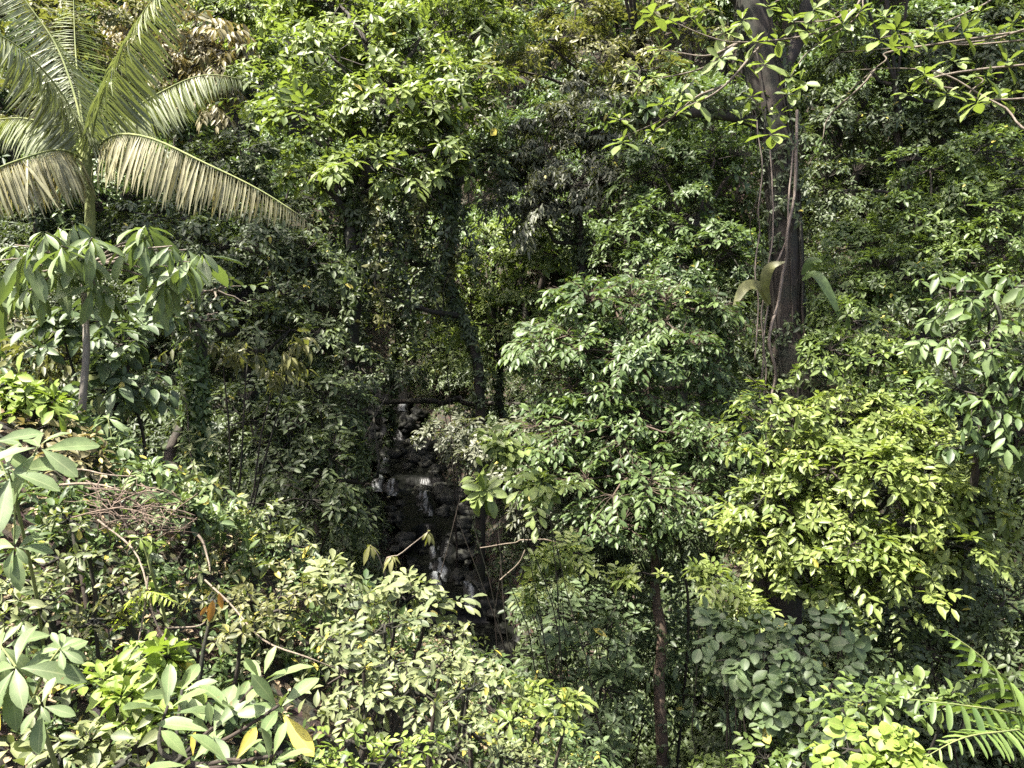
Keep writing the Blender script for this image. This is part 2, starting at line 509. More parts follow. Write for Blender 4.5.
# water: dark pools, white where it runs over steps (shape attribute 'leaf'.z = foam)
m, nt, out = new_mat('stream_water')
N = nt.nodes.new; L = nt.links.new
at_ = N('ShaderNodeAttribute'); at_.attribute_name = 'leaf'
sep = N('ShaderNodeSeparateXYZ'); L(at_.outputs['Vector'], sep.inputs[0])
tc = N('ShaderNodeTexCoord')
mp = N('ShaderNodeMapping'); mp.inputs['Scale'].default_value = (3.5, 1.0, 1.0); L(tc.outputs['Object'], mp.inputs[0])
n1 = N('ShaderNodeTexNoise'); n1.inputs['Scale'].default_value = 1.3; n1.inputs['Detail'].default_value = 5; n1.inputs['Roughness'].default_value = .6
L(mp.outputs[0], n1.inputs['Vector'])
ad = N('ShaderNodeMath'); ad.operation = 'ADD'; L(sep.outputs[2], ad.inputs[0]); L(n1.outputs['Fac'], ad.inputs[1])
mr = N('ShaderNodeMapRange'); mr.inputs[1].default_value = .88; mr.inputs[2].default_value = 1.3; L(ad.outputs[0], mr.inputs[0])
mx = N('ShaderNodeMix'); mx.data_type = 'RGBA'; mx.inputs[6].default_value = (.006, .0065, .005, 1); mx.inputs[7].default_value = (.36, .38, .38, 1)
L(mr.outputs[0], mx.inputs[0])
p = N('ShaderNodeBsdfPrincipled'); p.inputs['IOR'].default_value = 1.33; p.inputs['Specular IOR Level'].default_value = .22; L(mx.outputs[2], p.inputs['Base Color'])
mr2 = N('ShaderNodeMapRange'); mr2.inputs[3].default_value = .32; mr2.inputs[4].default_value = .6; L(mr.outputs[0], mr2.inputs[0]); L(mr2.outputs[0], p.inputs['Roughness'])
b = N('ShaderNodeBump'); b.inputs['Strength'].default_value = .5; b.inputs['Distance'].default_value = .06
L(n1.outputs['Fac'], b.inputs['Height']); L(b.outputs[0], p.inputs['Normal']); L(p.outputs[0], out.inputs['Surface'])
M['water'] = m

# ------------------------------------------------------------------ terrain and stream
_cy = np.array([-60, 4, 12, 19, 22, 25, 28, 31, 35, 40, 46, 60, 120])
_cx = np.array([6, 3.0, 1.2, 0.0, -1.4, -2.6, -2.9, -3.6, -5.2, -6.6, -8.2, -9, -9])
_sy = np.array([-60, 4, 12, 20, 22.6, 23.2, 26.5, 27.2, 31, 31.8, 38.4, 39.2, 46, 60, 120])
_sz = np.array([-2.5, -1.6, -.6, 0.0, 0.1, 0.7, 0.8, 1.4, 1.5, 1.9, 2.0, 2.8, 3.2, 6, 6])


def cx(y): return np.interp(y, _cy, _cx)
def sz(y): return np.interp(y, _sy, _sz)
def sw(x, y): return sz(y + 3.4 * vnoise(np.stack([np.asarray(x) * .9, np.asarray(y) * .5, np.asarray(x) * 0 + 5.5], -1)))


def h(x, y):
    x = np.asarray(x, float); y = np.asarray(y, float)
    c = cx(y); s = sz(y)
    dl = np.maximum(0, c - x - 1.5); dr = np.maximum(0, x - c - 1.5)
    val = s - .45 + np.minimum(dl, 1) * .5 + np.minimum(dr, 1) * .5 + .62 * dl + .5 * dr
    val = np.minimum(val, s + 34 + .1 * (dl + dr))
    head = np.maximum(0, y - 46) * .85
    head = np.minimum(head, 55 + .05 * y)
    val = val + head
    xx = np.maximum(x, -4.6)
    yb = 8.2 - 3.0 * np.clip((x - .2) / 2.5, 0, 1)
    E = 8.35 - .76 * xx - .08 * y - np.maximum(0, y - yb) * 1.15
    k = 1.2
    mx = np.maximum(E, val)
    hh = mx + k * np.log(np.exp((E - mx) / k) + np.exp((val - mx) / k)) - k * .3
    wgt = np.clip((np.minimum(np.abs(x - c), 4) - 1) / 3, .15, 1)
    P = np.stack([x * .45, y * .45, np.zeros_like(x) + 4.2], -1)
    return hh + wgt * (vnoise(P) * 1.1 + vnoise(P * 3.3) * .35)


gx = np.concatenate([np.linspace(-180, -30, 26)[:-1], np.linspace(-30, -12, 37)[:-1], np.linspace(-12, 14, 105)[:-1], np.linspace(14, 32, 37)[:-1], np.linspace(32, 180, 26)])
gy = np.concatenate([np.linspace(-90, 0, 20)[:-1], np.linspace(0, 12, 50)[:-1], np.linspace(12, 50, 130)[:-1], np.linspace(50, 80, 40)[:-1], np.linspace(80, 240, 28)])
GX, GY = np.meshgrid(gx, gy)
V = np.stack([GX, GY, h(GX, GY)], -1).reshape(-1, 3)
nx, ny = len(gx), len(gy)
k = (np.arange(ny - 1)[:, None] * nx + np.arange(nx - 1)[None])
q = np.stack([k, k + 1, k + nx + 1, k + nx], -1).reshape(-1, 4)
tag(link_mesh('terrain', raw_mesh('terrain', V, [q]), M['ground']), 'steep leaf-littered ravine slopes', 'ground', kind='structure')

# stream ribbon
ys = np.linspace(6, 52, 420)
us = np.linspace(-1, 1, 31)
YS, US = np.meshgrid(ys, us, indexing='ij')
wid = 1.45 + .35 * np.sin(YS * .9)
XS = cx(YS) + US * wid
ZS = sw(XS, YS) + .08 * vnoise(np.stack([XS * 2, YS * 2, XS * 0], -1))
slope = np.gradient(ZS, axis=0) / np.gradient(YS, axis=0)
foam = np.clip(slope * 1.3, 0, .55) * np.exp(-((US - .5 * np.sin(YS * .45)) / .42) ** 2)
foam = foam * (0.65 + 1.2 * vnoise(np.stack([XS * 1.4, YS * .7, XS * 0 + 2], -1)))
FALLS = []
for (px, py, a_) in ((378, 488, .8), (392, 492, .8), (424, 505, .9), (428, 512, .7), (437, 590, 1.), (441, 575, 1.), (435, 562, .8), (402, 409, 1.), (366, 371, .8), (470, 600, .5), (385, 470, .5)):
    dd = np.linspace(14, 60, 2000)
    q_ = np.stack([at(px, py, t) for t in dd]); hit = q_[np.argmin(np.abs(q_[:, 2] - sz(q_[:, 1])))]
    foam = foam + a_ * .62 * np.exp(-((XS - hit[0] - .05 * np.sin(YS * 5)) / .2) ** 2 - ((YS - hit[1]) / .7) ** 2); FALLS.append(hit)
V = np.stack([XS, YS, ZS], -1).reshape(-1, 3)
k = (np.arange(len(ys) - 1)[:, None] * 31 + np.arange(30)[None])
q = np.stack([k, k + 1, k + 32, k + 31], -1).reshape(-1, 4)
att = np.stack([YS * 0, YS * 0, foam], -1).reshape(-1, 3)
tag(link_mesh('stream', raw_mesh('stream', V, [q], att), M['water']), 'dark rocky stream with small white cascades', 'stream', kind='structure')


for hit in FALLS:
    w_ = rng.uniform(.14, .26); n_ = 14; m_w = 9
    t_ = np.linspace(0, 1, n_); u_ = np.linspace(-1, 1, m_w)
    T_, U_ = np.meshgrid(t_, u_, indexing='ij')
    X_ = hit[0] + U_ * w_ * (1 + .7 * T_) + .16 * (T_ - .5) + .05 * np.sin(T_ * 7 + hit[0])
    Y_ = hit[1] + .55 - 1.1 * T_
    Z_ = hit[2] + .42 - .40 / (1 + np.exp(-(T_ - .45) * 11)) - .06 * U_ ** 2 + .05 * vnoise(np.stack([X_ * 5, Y_ * 3, X_ * 0], -1))
    k_ = (np.arange(n_ - 1)[:, None] * m_w + np.arange(m_w - 1)[None])
    fo_ = .50 * (1 - np.abs(U_) ** 2.5) + .25 * vnoise(np.stack([X_ * 16, Y_ * 1.5, X_ * 0 + 1], -1))
    me_ = raw_mesh('cascade', np.stack([X_, Y_, Z_], -1).reshape(-1, 3), [np.stack([k_, k_ + 1, k_ + m_w + 1, k_ + m_w], -1).reshape(-1, 4)], np.stack([U_ * 0, U_ * 0, fo_], -1).reshape(-1, 3))
    tag(link_mesh('cascade', me_, M['water']), 'small white cascade slipping between dark rocks', 'water', kind='structure')


def boulder(c, r, seed, squash=.7):
    n1_, n2_ = 16, 11
    a = np.linspace(0, 2 * pi, n1_, endpoint=False); b_ = np.linspace(-pi / 2, pi / 2, n2_)[1:-1]
    D = np.array([[cos(t) * cos(e), sin(t) * cos(e), sin(e)] for e in b_ for t in a] + [[0, 0, -1], [0, 0, 1]])
    R = 1 + 1.0 * vnoise(D * 1.5 + seed * 3.7) + .7 * vnoise(D * 3.4 + seed)
    Vv = D * R[:, None] * r * np.array([1, 1, squash])
    qs = []
    for i in range(n2_ - 3):
        for j in range(n1_):
            qs.append((i * n1_ + j, i * n1_ + (j + 1) % n1_, (i + 1) * n1_ + (j + 1) % n1_, (i + 1) * n1_ + j))
    lo, hi = (n2_ - 2) * n1_, (n2_ - 2) * n1_ + 1
    ts = [(lo, (j + 1) % n1_, j) for j in range(n1_)] + [(hi, (n2_ - 3) * n1_ + j, (n2_ - 3) * n1_ + (j + 1) % n1_) for j in range(n1_)]
    o = link_mesh('boulder', raw_mesh('boulder', Vv, [np.array(qs), np.array(ts)]), M['rock'])
    o.location = tuple(c)
    o.rotation_euler = (0, 0, seed)
    return o


for i in range(190):
    y = 15 + 31 * rng.random()
    u = rng.uniform(-1.7, 1.7)
    r = .14 + .5 * rng.random() ** 2.2
    if abs(u) < .6 and i % 3 == 1: u = np.sign(u) * (abs(u) + .8)
    x = cx(y) + u
    if any(abs(x - f_[0]) < .25 + r and -1.2 - r < y - f_[1] < .4 + r for f_ in FALLS): continue
    o = boulder((x, y, sw(np.array(x), np.array(y)) + .02), r, i * 1.37, .6)
    tag(o, 'dark wet boulder lying in or beside the shaded stream', 'boulder', 'boulders along the stream')

m_ = bark_mat('red_rock', (.05, .022, .014), (.16, .075, .045), scale=5); M['redrock'] = m_
o = boulder((float(cx(20.2)) + 0.1, 20.2, .1), .42, 4.4, .45); o.data.materials.clear(); o.data.materials.append(m_)
tag(o, 'reddish-brown flat rock at the lower end of the stream', 'rock')

# ------------------------------------------------------------------ trees
def crown(bag, tw, clumps, ln, k=7, dens=4.0, style='rosette', wr=.42, droop=.25, curl=.15, tilt=(35, 105), padr=.42,
          flat=.8, twig_r=.006, limbs=None, hub=None, limb_r=.05, depthr=.9, area=.42, shell=.86):
    """clumps: (px, py, depth, rx_px, ry_px). Every clump is a cloud of leafy pads on a lumpy ellipsoid."""
    dens = dens * 1.55
    for (px, py, d, rx, ry) in clumps:
        c = at(px, py, d)
        s = d / F
        tone = rng.normal() * .1
        R = np.array([rx * s, rx * s * depthr, ry * s])
        if hub is not None and limbs is not None:
            st = hub(c)
            mid = (st + c) / 2 + np.array([0, 0, (.45 if py < -250 else -.12) * np.linalg.norm(c - st)]) + rng.normal(size=3) * .12 * np.linalg.norm(c - st)
            limbs.add(wob(curve([st, mid, c], 10), .25), [limb_r * (.6 if py < -250 else 1), limb_r * .35], 6, rough=.12)
        rp = padr * (R[0] * R[1] * R[2]) ** (1 / 3)
        leaf_area = area * ln * ln * wr / .42
        nl = dens * pi * (R[0] * R[2] + R[0] * R[1]) * .7 / leaf_area
        npad = max(5, int(1.5 / padr ** 2))
        per = max(3, int(nl / k / npad))
        i = np.arange(npad) + .5
        zc = 1 - 1.72 * i / npad
        ph = i * 2.39996 + rng.random() * 6
        O = np.stack([np.sqrt(1 - zc ** 2) * np.cos(ph), np.sqrt(1 - zc ** 2) * np.sin(ph), zc], -1)
        O = unit(O + rng.normal(size=O.shape) * .22)
        PC = c + O * R * (shell * (.72 + .5 * rng.random((npad, 1))))
        for pc, o in zip(PC, O):
            n = max(2, int(per * (.55 + .9 * rng.random())))
            nrm = unit(UP * flat + o * .55)
            u = unit(np.cross(nrm, [.3, .8, .1])); w = np.cross(nrm, u)
            rr = rp * (.75 + .6 * rng.random())
            rad = rr * np.sqrt(rng.random(n)); a = rng.random(n) * 6.283
            off = u * (rad * np.cos(a))[:, None] + w * (rad * np.sin(a))[:, None]
            P = pc + off - UP * (.45 * rr * (rad / rr) ** 2)[:, None] + rng.normal(size=(n, 3)) * rr * .13
            out = unit(off + 1e-6)
            k_ = k if rng.random() < .6 else max(4, k - 2)
            if (style == 'rosette') == (rng.random() < .72):
                A = unit(nrm + out * (.75 * rad / rr)[:, None] + rng.normal(size=(n, 3)) * .25)
                rosettes(bag, P, A, k_, ln * rng.uniform(.82, 1.2), wr * rng.uniform(.88, 1.12), tilt, droop * rng.uniform(.6, 1.8), curl, tone=tone + rng.normal() * .09)
                tip = P
            else:
                Dd = unit(out * .9 + o * .5 + UP * .12 + rng.normal(size=(n, 3)) * .25)
                sprays(bag, P, Dd, k_, ln * rng.uniform(.82, 1.2), ln * k * .28, wr, droop, curl, tone=tone + rng.normal() * .09)
                tip = P + Dd * ln * k * .25
            if tw is not None:
                hubp = pc - o * rr * .6 - UP * rr * .35
                tw.twigs(np.repeat(hubp[None], n, 0), P, twig_r * 1.6, twig_r)
                tw.twigs(c[None] + (hubp - c)[None] * .15, hubp[None], twig_r * 4, twig_r * 2)
                if style != 'rosette': tw.twigs(P, tip, twig_r, twig_r * .6)


def ground_pt(px, py, d):
    p = at(px, py, d)
    return np.array([p[0], p[1], h(p[0], p[1]) - .15])


def tree(name, cat, label, clumps, mat, ln, base, trunk_r=.14, ivy=1.0, group=None, shape='elliptic', lod=1, trunk_px=None, barkm='bark', limb_r=None, hub_at=.35, **kw):
    """base: (px, depth) under which the trunk meets the ground; trunk_px: pixel path (px,py,d) of the trunk, bottom to top"""
    if trunk_px:
        top = [at(*t) for t in trunk_px]
        b = np.array([base[0], base[1], 0.]) if len(base) == 3 else ground_pt(base[0], 384, base[1])
        pts = [b] + top
    else:
        b = ground_pt(base[0], 384, base[1])
        C = np.array([at(*c[:3]) for c in clumps]); cc = C.mean(0)
        zt = C[:, 2].min() * .5 + cc[2] * .5
        top = np.array([cc[0] * .8 + b[0] * .2, cc[1] * .8 + b[1] * .2, zt])
        pts = [b, b * .6 + top * .4 + np.append(rng.normal(size=2) * .12 * (zt - b[2]) * .4, 0), top]
    root = empty(name, pts[0], label, cat, group)
    tpath = wob(curve(pts, 26), .06 if trunk_px else .18)
    tr = Tubes()
    tr.add(tpath, [trunk_r * 1.25, trunk_r, trunk_r * .92, trunk_r * .6], 10, rough=.14)
    tr.build('trunk', M[barkm], root)
    if ivy:
        L_ = np.linalg.norm(tpath[-1] - tpath[0]); n = int(48 * L_ * ivy)
        u_ = rng.random(n) ** .9 * .95; a_ = rng.random(n) * 6.283
        keep_ = vnoise(np.stack([u_ * L_ * .9, a_ * .5, u_ * 0 + rng.random() * 40], -1)) > -.16
        u_, a_ = u_[keep_], a_[keep_]
        rad_ = np.stack([np.cos(a_), np.sin(a_), 0 * a_ + .25], -1)
        P_ = np.stack([np.interp(u_, np.linspace(0, 1, 26), tpath[:, j]) for j in range(3)], -1) + rad_ * (trunk_r * .95 + .16 * rng.random((len(u_), 1)) ** 2)
        ib = Bag(); rosettes(ib, P_ + rad_ * .05 * rng.random((len(P_), 1)), unit(rad_ + UP * .3), 5, ln * .75, .45, (40, 110), .5, .2)
        ib.build('climbing_leaves', M['deep'], root, 'elliptic', 1)
    br = Tubes()
    bag = Bag()

    def hub(c):
        z0, z1 = tpath[0, 2], tpath[-1, 2]
        zz = min(z1, max(z0 + (z1 - z0) * .35, c[2] - .45 * np.linalg.norm(c[:2] - tpath[-1, :2])))
        i = int(np.argmin(np.abs(tpath[:, 2] - zz)))
        return tpath[i]
    crown(bag, br, clumps, ln, limbs=br, hub=hub, limb_r=limb_r or trunk_r * .45, **kw)
    br.build('branches', M[barkm], root)
    bag.build('crown', M[mat], root, shape, lod)
    return root


def shrub(name, cat, label, clumps, mat, ln, base=None, group=None, shape='elliptic', lod=1, stem_r=.018, barkm='bark', **kw):
    """several stems rising from one root on the ground"""
    C = np.array([at(*c[:3]) for c in clumps])
    if base is None:
        cc = C.mean(0); b = np.array([cc[0], cc[1], h(cc[0], cc[1]) - .1])
    else:
        b = ground_pt(base[0], 384, base[1])
    root = empty(name, b, label, cat, group)
    st = Tubes(); bag = Bag()
    for c in C:
        mid = (b + c) / 2 + rng.normal(size=3) * .05 * np.linalg.norm(c - b)
        mid[2] = max(mid[2], b[2] + .3 * (c[2] - b[2]))
        st.add(wob(curve([b + rng.normal(size=3) * np.array([.08, .08, 0]), mid, c], 12), .08), [stem_r * 1.5, stem_r * .6], 5, rough=.1)
    tw = st
    crown(bag, tw, clumps, ln, twig_r=kw.pop('twig_r', .004), **kw)
    tw.build('branches', M[barkm], root)
    bag.build('foliage', M[mat], root, shape, lod)
    return root


# ---- the far wood on the valley sides: too many crowns to count
def far_wood():
    bag = Bag(); tr = Tubes()
    pos = []
    for t in range(2600):
        x = rng.uniform(-62, 62); y = rng.uniform(36, 96)
        c = cx(y)
        if abs(x - c) < 2.5 and y < 47: continue
        if abs(x) > 14 + y * .75: continue
        if y < 44 and abs(x - c) < 6 - (y - 36) * .4: continue
        if any((x - a) ** 2 + (y - b) ** 2 < (2.9) ** 2 for a, b in pos): continue
        pos.append((x, y))
    for x, y in pos:
        z = float(h(x, y)); H = rng.uniform(6, 10.5); r = rng.uniform(2.0, 3.2)
        tr.add(wob(curve([(x, y, z - .3), (x + rng.normal() * .3, y, z + H * .5), (x, y, z + H)], 8), .5), [.26, .1], 6)
        tone = rng.normal() * .22
        nb = 14
        for j in range(nb):
            o = rnd_dir(1)[0]; o[2] = abs(o[2]) * 1.1 - .35
            pc = np.array([x, y, z + H]) + o * np.array([r, r, r * .8]) * rng.uniform(.6, 1.05)
            rp = r * .46
            n = 34
            rad = rp * np.sqrt(rng.random(n)); a = rng.random(n) * 6.283
            P = pc + np.stack([rad * np.cos(a), rad * np.sin(a), -.5 * rad ** 2 / rp], -1) + rng.normal(size=(n, 3)) * rp * .15
            A = unit(UP + o * .6 + np.stack([np.cos(a), np.sin(a), 0 * a], -1) * .4 + rng.normal(size=(n, 3)) * .3)
            rosettes(bag, P, A, 5, .40, .46, (40, 110), .3, .15, tint=np.clip(.45 + tone, .05, .95))
        # hanging skirt of leaves down the side of the crown
        n = 70
        a = rng.random(n) * 6.283
        P = np.stack([x + r * .9 * np.cos(a), y + r * .9 * np.sin(a), z + rng.uniform(.1, 1, n) * H], -1)
        rosettes(bag, P, unit(np.stack([np.cos(a), np.sin(a), .6 + 0 * a], -1)), 5, .42, .46, (40, 110), .4, .15, tint=np.clip(.35 + tone, .05, .95))
    o = bag.build('far_forest', M['mid'], None, 'elliptic', 2)
    tag(o, 'dense rainforest covering the far side of the valley', 'forest', kind='stuff')
    o2 = tr.build('far_forest_trunks', M['bark'], o)
    tag(o2, kind='stuff')
    print('far trees', len(pos), bag.count())


far_wood()


# ---- undergrowth over the slopes
def undergrowth():
    bag = Bag()
    n = 44000
    y = 5 + 44 * rng.random(n) ** .8
    x = (rng.random(n) * 2 - 1) * (7 + y * .62)
    y[:8000] = rng.uniform(8, 19, 8000); x[:8000] = rng.uniform(-1, 8, 8000)
    keep = np.abs(x - cx(y)) > 1.6 + .5 * rng.random(n)
    keep &= ~((y < 9.5) & (x < 1.2))
    x, y = x[keep], y[keep]
    z = h(x, y)
    d_ = y * .978 - (z - 13) * .208
    keep = ~((np.abs(x / d_ - .191) < .035) & (d_ < 13.6) & (y > 6))
    x, y, z = x[keep], y[keep], z[keep]
    lump = np.clip(vnoise(np.stack([x * .5, y * .5, x * 0], -1)) * 2.4 + .6, 0, 1.6)
    P = np.stack([x, y, z + .1 + lump * rng.random(len(x)) * 1.1], -1)
    A = unit(UP + rng.normal(size=P.shape) * .45)
    tint = np.clip(.45 + vnoise(np.stack([x * .8, y * .8, x * 0 + 9], -1))[:, None] * .9, 0, 1)
    rosettes(bag, P, A, 6, .22, .45, (35, 105), .3, .18, tint=tint)
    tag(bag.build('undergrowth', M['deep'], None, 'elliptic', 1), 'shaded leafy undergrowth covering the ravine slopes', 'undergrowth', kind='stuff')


undergrowth()


def thicket():
    bag = Bag(); tw = Tubes()
    n = 760
    y = 8.5 + 38 * rng.random(n) ** .85
    x = (rng.random(n) * 2 - 1) * (6 + y * .6)
    r = rng.uniform(.7, 1.5, n)
    keep = (np.abs(x - cx(y)) > 1.95 + r * .78) & ~((y < 11) & (x < 2))
    for X, Y, rr in zip(x[keep], y[keep], r[keep]):
        z = float(h(X, Y)); H = rr * rng.uniform(1.0, 1.9)
        d_ = Y * .978 - (z - 13) * .208
        if abs(X / d_ - .191) < .03 + rr / d_ and d_ < 13.6: continue
        m = int(75 * rr)
        o = rnd_dir(m); o[:, 2] = np.abs(o[:, 2]) * 1.1 - .25
        P = np.array([X, Y, z + H * .6]) + o * np.array([rr, rr, H * .75]) * (.7 + .4 * rng.random((m, 1)))
        t = np.clip(.45 + rng.normal() * .2, .1, .9)
        rosettes(bag, P, unit(o * .8 + UP * .8 + rng.normal(size=(m, 3)) * .3), 6, rng.uniform(.16, .25), .43, (35, 105), .35, .18, tint=t)
        c = np.repeat(np.array([[X, Y, z]]), 6, 0)
        tw.twigs(c, P[:6], .02, .008)
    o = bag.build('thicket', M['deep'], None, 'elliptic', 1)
    tag(o, 'dark tangled thicket filling the ravine under the trees', 'thicket', kind='stuff')
    tag(tw.build('thicket_stems', M['twig'], o), kind='stuff')


thicket()

# ================================================================== the trees of the picture
# bright broad-leaved tree, upper left of the middle
tree('broadleaf_tree', 'tree', 'tall sunlit broad-leaved tree with bright green crown, right of the palm',
     [(330, 55, 24, 70, 42), (420, 38, 25, 70, 42), (395, 105, 23, 72, 38), (300, 118, 23, 52, 32), (462, 90, 24, 45, 38), (365, 160, 22.4, 52, 24),
      (480, 15, 26, 55, 34), (340, 5, 26, 70, 40), (275, 85, 24.5, 40, 28), (430, 150, 23, 50, 26), (310, 175, 22.6, 36, 16)],
     'bright', .36, (338, 23), trunk_r=.2, trunk_px=[(352, 330, 23), (358, 270, 23), (350, 215, 23.2), (372, 160, 23.4), (385, 90, 24)], shape='obovate', k=7, dens=3.6, padr=.36, droop=.3, limb_r=.12)

# dark tangled multi-stemmed tree under it
tree('twisted_tree', 'tree', 'dark twisted tree with forked bare limbs in the shade above the stream',
     [(455, 150, 25, 60, 26), (500, 160, 26, 40, 30), (420, 190, 24, 40, 24), (400, 235, 24, 30, 26), (330, 270, 24, 30, 30)],
     'deep', .28, (478, 25), trunk_r=.15, trunk_px=[(478, 370, 25), (452, 300, 25), (444, 260, 25), (455, 205, 25), (440, 160, 25)], k=6, dens=2.2, padr=.4, limb_r=.11)

# russet-leaved tree behind the palm
tree('russet_tree', 'tree', 'tree with drooping brownish young leaves behind the palm fronds',
     [(185, 45, 30, 42, 28), (225, 50, 30, 34, 26), (160, 70, 31, 40, 30), (205, 95, 30, 36, 22), (130, 30, 31, 36, 30)],
     'russet', .42, (195, 31), trunk_r=.16, shape='lance', k=7, dens=3.2, wr=.30, droop=.9, tilt=(60, 120), padr=.42)

# pale trees higher on the hill
tree('pale_hill_tree', 'tree', 'pale hazy green tree high on the hillside left of the bright crown',
     [(230, 10, 38, 55, 30), (275, 25, 38, 40, 28), (255, 60, 37, 40, 26), (200, -20, 39, 60, 30)],
     'bright', .34, (240, 39), trunk_r=.2, k=6, dens=3.5, lod=2)
tree('yellow_hill_tree', 'tree', 'yellow-green tree at the left edge behind the upright palm fronds',
     [(30, 30, 26, 60, 40), (80, 60, 27, 45, 40), (20, 110, 25, 50, 35), (95, 15, 28, 50, 30), (130, 110, 26, 40, 30)],
     'olive', .30, (50, 27), trunk_r=.16, k=7, dens=3.4, lod=1)

# dark understory trees, left of the stream
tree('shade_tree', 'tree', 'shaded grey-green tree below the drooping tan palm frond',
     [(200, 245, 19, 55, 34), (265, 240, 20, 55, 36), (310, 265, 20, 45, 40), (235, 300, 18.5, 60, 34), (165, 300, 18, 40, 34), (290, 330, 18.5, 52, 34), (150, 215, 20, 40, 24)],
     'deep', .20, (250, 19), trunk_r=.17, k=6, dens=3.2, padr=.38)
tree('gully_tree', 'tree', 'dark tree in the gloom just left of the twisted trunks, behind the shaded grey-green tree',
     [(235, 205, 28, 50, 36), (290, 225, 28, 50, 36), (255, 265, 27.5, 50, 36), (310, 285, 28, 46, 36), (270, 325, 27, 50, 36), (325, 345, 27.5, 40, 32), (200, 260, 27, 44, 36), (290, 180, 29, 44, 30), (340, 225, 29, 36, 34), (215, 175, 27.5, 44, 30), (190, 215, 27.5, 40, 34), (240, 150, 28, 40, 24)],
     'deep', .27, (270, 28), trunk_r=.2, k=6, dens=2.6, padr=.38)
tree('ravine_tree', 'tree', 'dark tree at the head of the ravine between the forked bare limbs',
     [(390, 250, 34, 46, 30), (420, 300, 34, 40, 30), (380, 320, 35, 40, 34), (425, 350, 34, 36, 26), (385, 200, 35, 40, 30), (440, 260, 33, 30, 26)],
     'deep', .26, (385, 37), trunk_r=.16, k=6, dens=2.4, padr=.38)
tree('bank_tree', 'tree', 'dark small-leaved tree leaning over the left bank of the stream',
     [(320, 400, 18, 40, 36), (290, 440, 17, 46, 40), (335, 460, 17, 34, 34), (310, 500, 16, 44, 34), (250, 420, 17, 40, 40), (335, 520, 16.5, 26, 30), (350, 405, 21, 30, 26), (345, 445, 20.5, 28, 26), (358, 365, 23, 30, 24), (400, 375, 27, 26, 16)],
     'deep', .20, (270, 17), trunk_r=.13, k=6, dens=3.0, padr=.38)
shrub('drooping_shrub', 'shrub', 'spindly shrub with drooping pale yellow-green leaf clusters before the dark trees',
      [(190, 350, 13, 16, 10), (222, 352, 13, 18, 12), (248, 358, 13, 14, 12), (292, 352, 12.6, 14, 14), (275, 375, 13, 12, 10)],
      'olive', .22, base=(225, 12.5), shape='lance', k=7, dens=2.4, wr=.33, droop=.9, tilt=(60, 120), padr=.6)

# grey-leaved tree
tree('grey_leaved_tree', 'tree', 'tree with dense grey-brown drooping foliage in the upper middle',
     [(545, 140, 26, 50, 42), (595, 130, 26, 50, 40), (570, 185, 25, 55, 38), (525, 185, 26, 36, 36), (630, 165, 26, 40, 36), (600, 90, 27, 44, 30), (540, 220, 26, 36, 26)],
     'grey', .25, (590, 27), trunk_r=.2, shape='lance', k=7, dens=3.6, wr=.34, droop=.7, tilt=(50, 115), padr=.36)
tree('open_dark_tree', 'tree', 'dark open-branched tree with sparse leaves at the top, left of the big trunk',
     [(545, 40, 28, 50, 28), (600, 40, 28, 55, 30), (575, 5, 29, 60, 30), (640, 70, 27, 44, 28), (680, 30, 28, 50, 34), (515, 70, 28, 34, 22), (400, -370, 20.5, 95, 45), (474, -366, 20.3, 95, 45), (545, -366, 20.3, 95, 45), (640, -200, 26, 80, 36)],  # clumps far above the view are added to shade the upper middle
     'olive', .26, (640, 29), trunk_r=.17, trunk_px=[(643, 250, 28), (642, 140, 28), (640, 60, 28)], k=6, dens=1.7, padr=.4, limb_r=.1)
tree('shadow_tree', 'tree', 'deep green tree filling the shade left of the vine-hung trunk',
     [(660, 170, 24, 50, 36), (715, 160, 24, 45, 40), (690, 215, 23, 55, 34), (640, 240, 23, 50, 34), (725, 250, 22, 40, 36), (680, 265, 22, 50, 26), (740, 110, 25, 40, 40)],
     'mid', .22, (690, 24), trunk_r=.18, k=6, dens=3.2, padr=.36)
tree('stream_head_tree', 'tree', 'sunlit pale green tree standing behind the stream head',
     [(500, 250, 30, 40, 40), (540, 250, 29, 40, 36), (470, 300, 30, 36, 34), (520, 310, 29, 40, 30), (455, 345, 29, 34, 26), (500, 355, 30, 34, 24)],
     'bright', .27, (500, 31), trunk_r=.15, k=6, dens=3.2, padr=.38)
shrub('lit_sapling', 'sapling', 'small sapling with one bright leaf spray above the stream head',
      [(445, 330, 26, 28, 10), (425, 325, 26, 14, 8)], 'lime', .34, base=(455, 26.5), k=7, dens=1.6, padr=.6)

# middle tree with layered sprays and its slender trunk
tree('layered_tree', 'tree', 'slender tree with layered dark green leaf tiers, centre right above its thin trunk',
     [(610, 300, 15.5, 62, 26), (670, 305, 15.5, 62, 28), (570, 335, 15, 52, 26), (640, 345, 14.6, 75, 24), (700, 350, 15.4, 46, 26), (600, 380, 14.6, 60, 20),
      (570, 420, 14.2, 50, 22), (640, 425, 13.8, 70, 24), (700, 440, 14, 55, 26), (560, 465, 14, 46, 24), (630, 475, 13.4, 62, 24), (690, 495, 13.4, 50, 24), (610, 520, 13.2, 46, 22), (720, 400, 15, 40, 20)],
     'mid', .165, (662, 13.6), trunk_r=.10, limb_r=.055, trunk_px=[(662, 760, 13.6), (660, 660, 13.7), (657, 570, 13.9), (650, 470, 14.3), (645, 370, 14.8)], barkm='barkbrown', ivy=.35,
     style='spray', k=7, dens=3.4, wr=.45, padr=.34, droop=.4, flat=1.1)

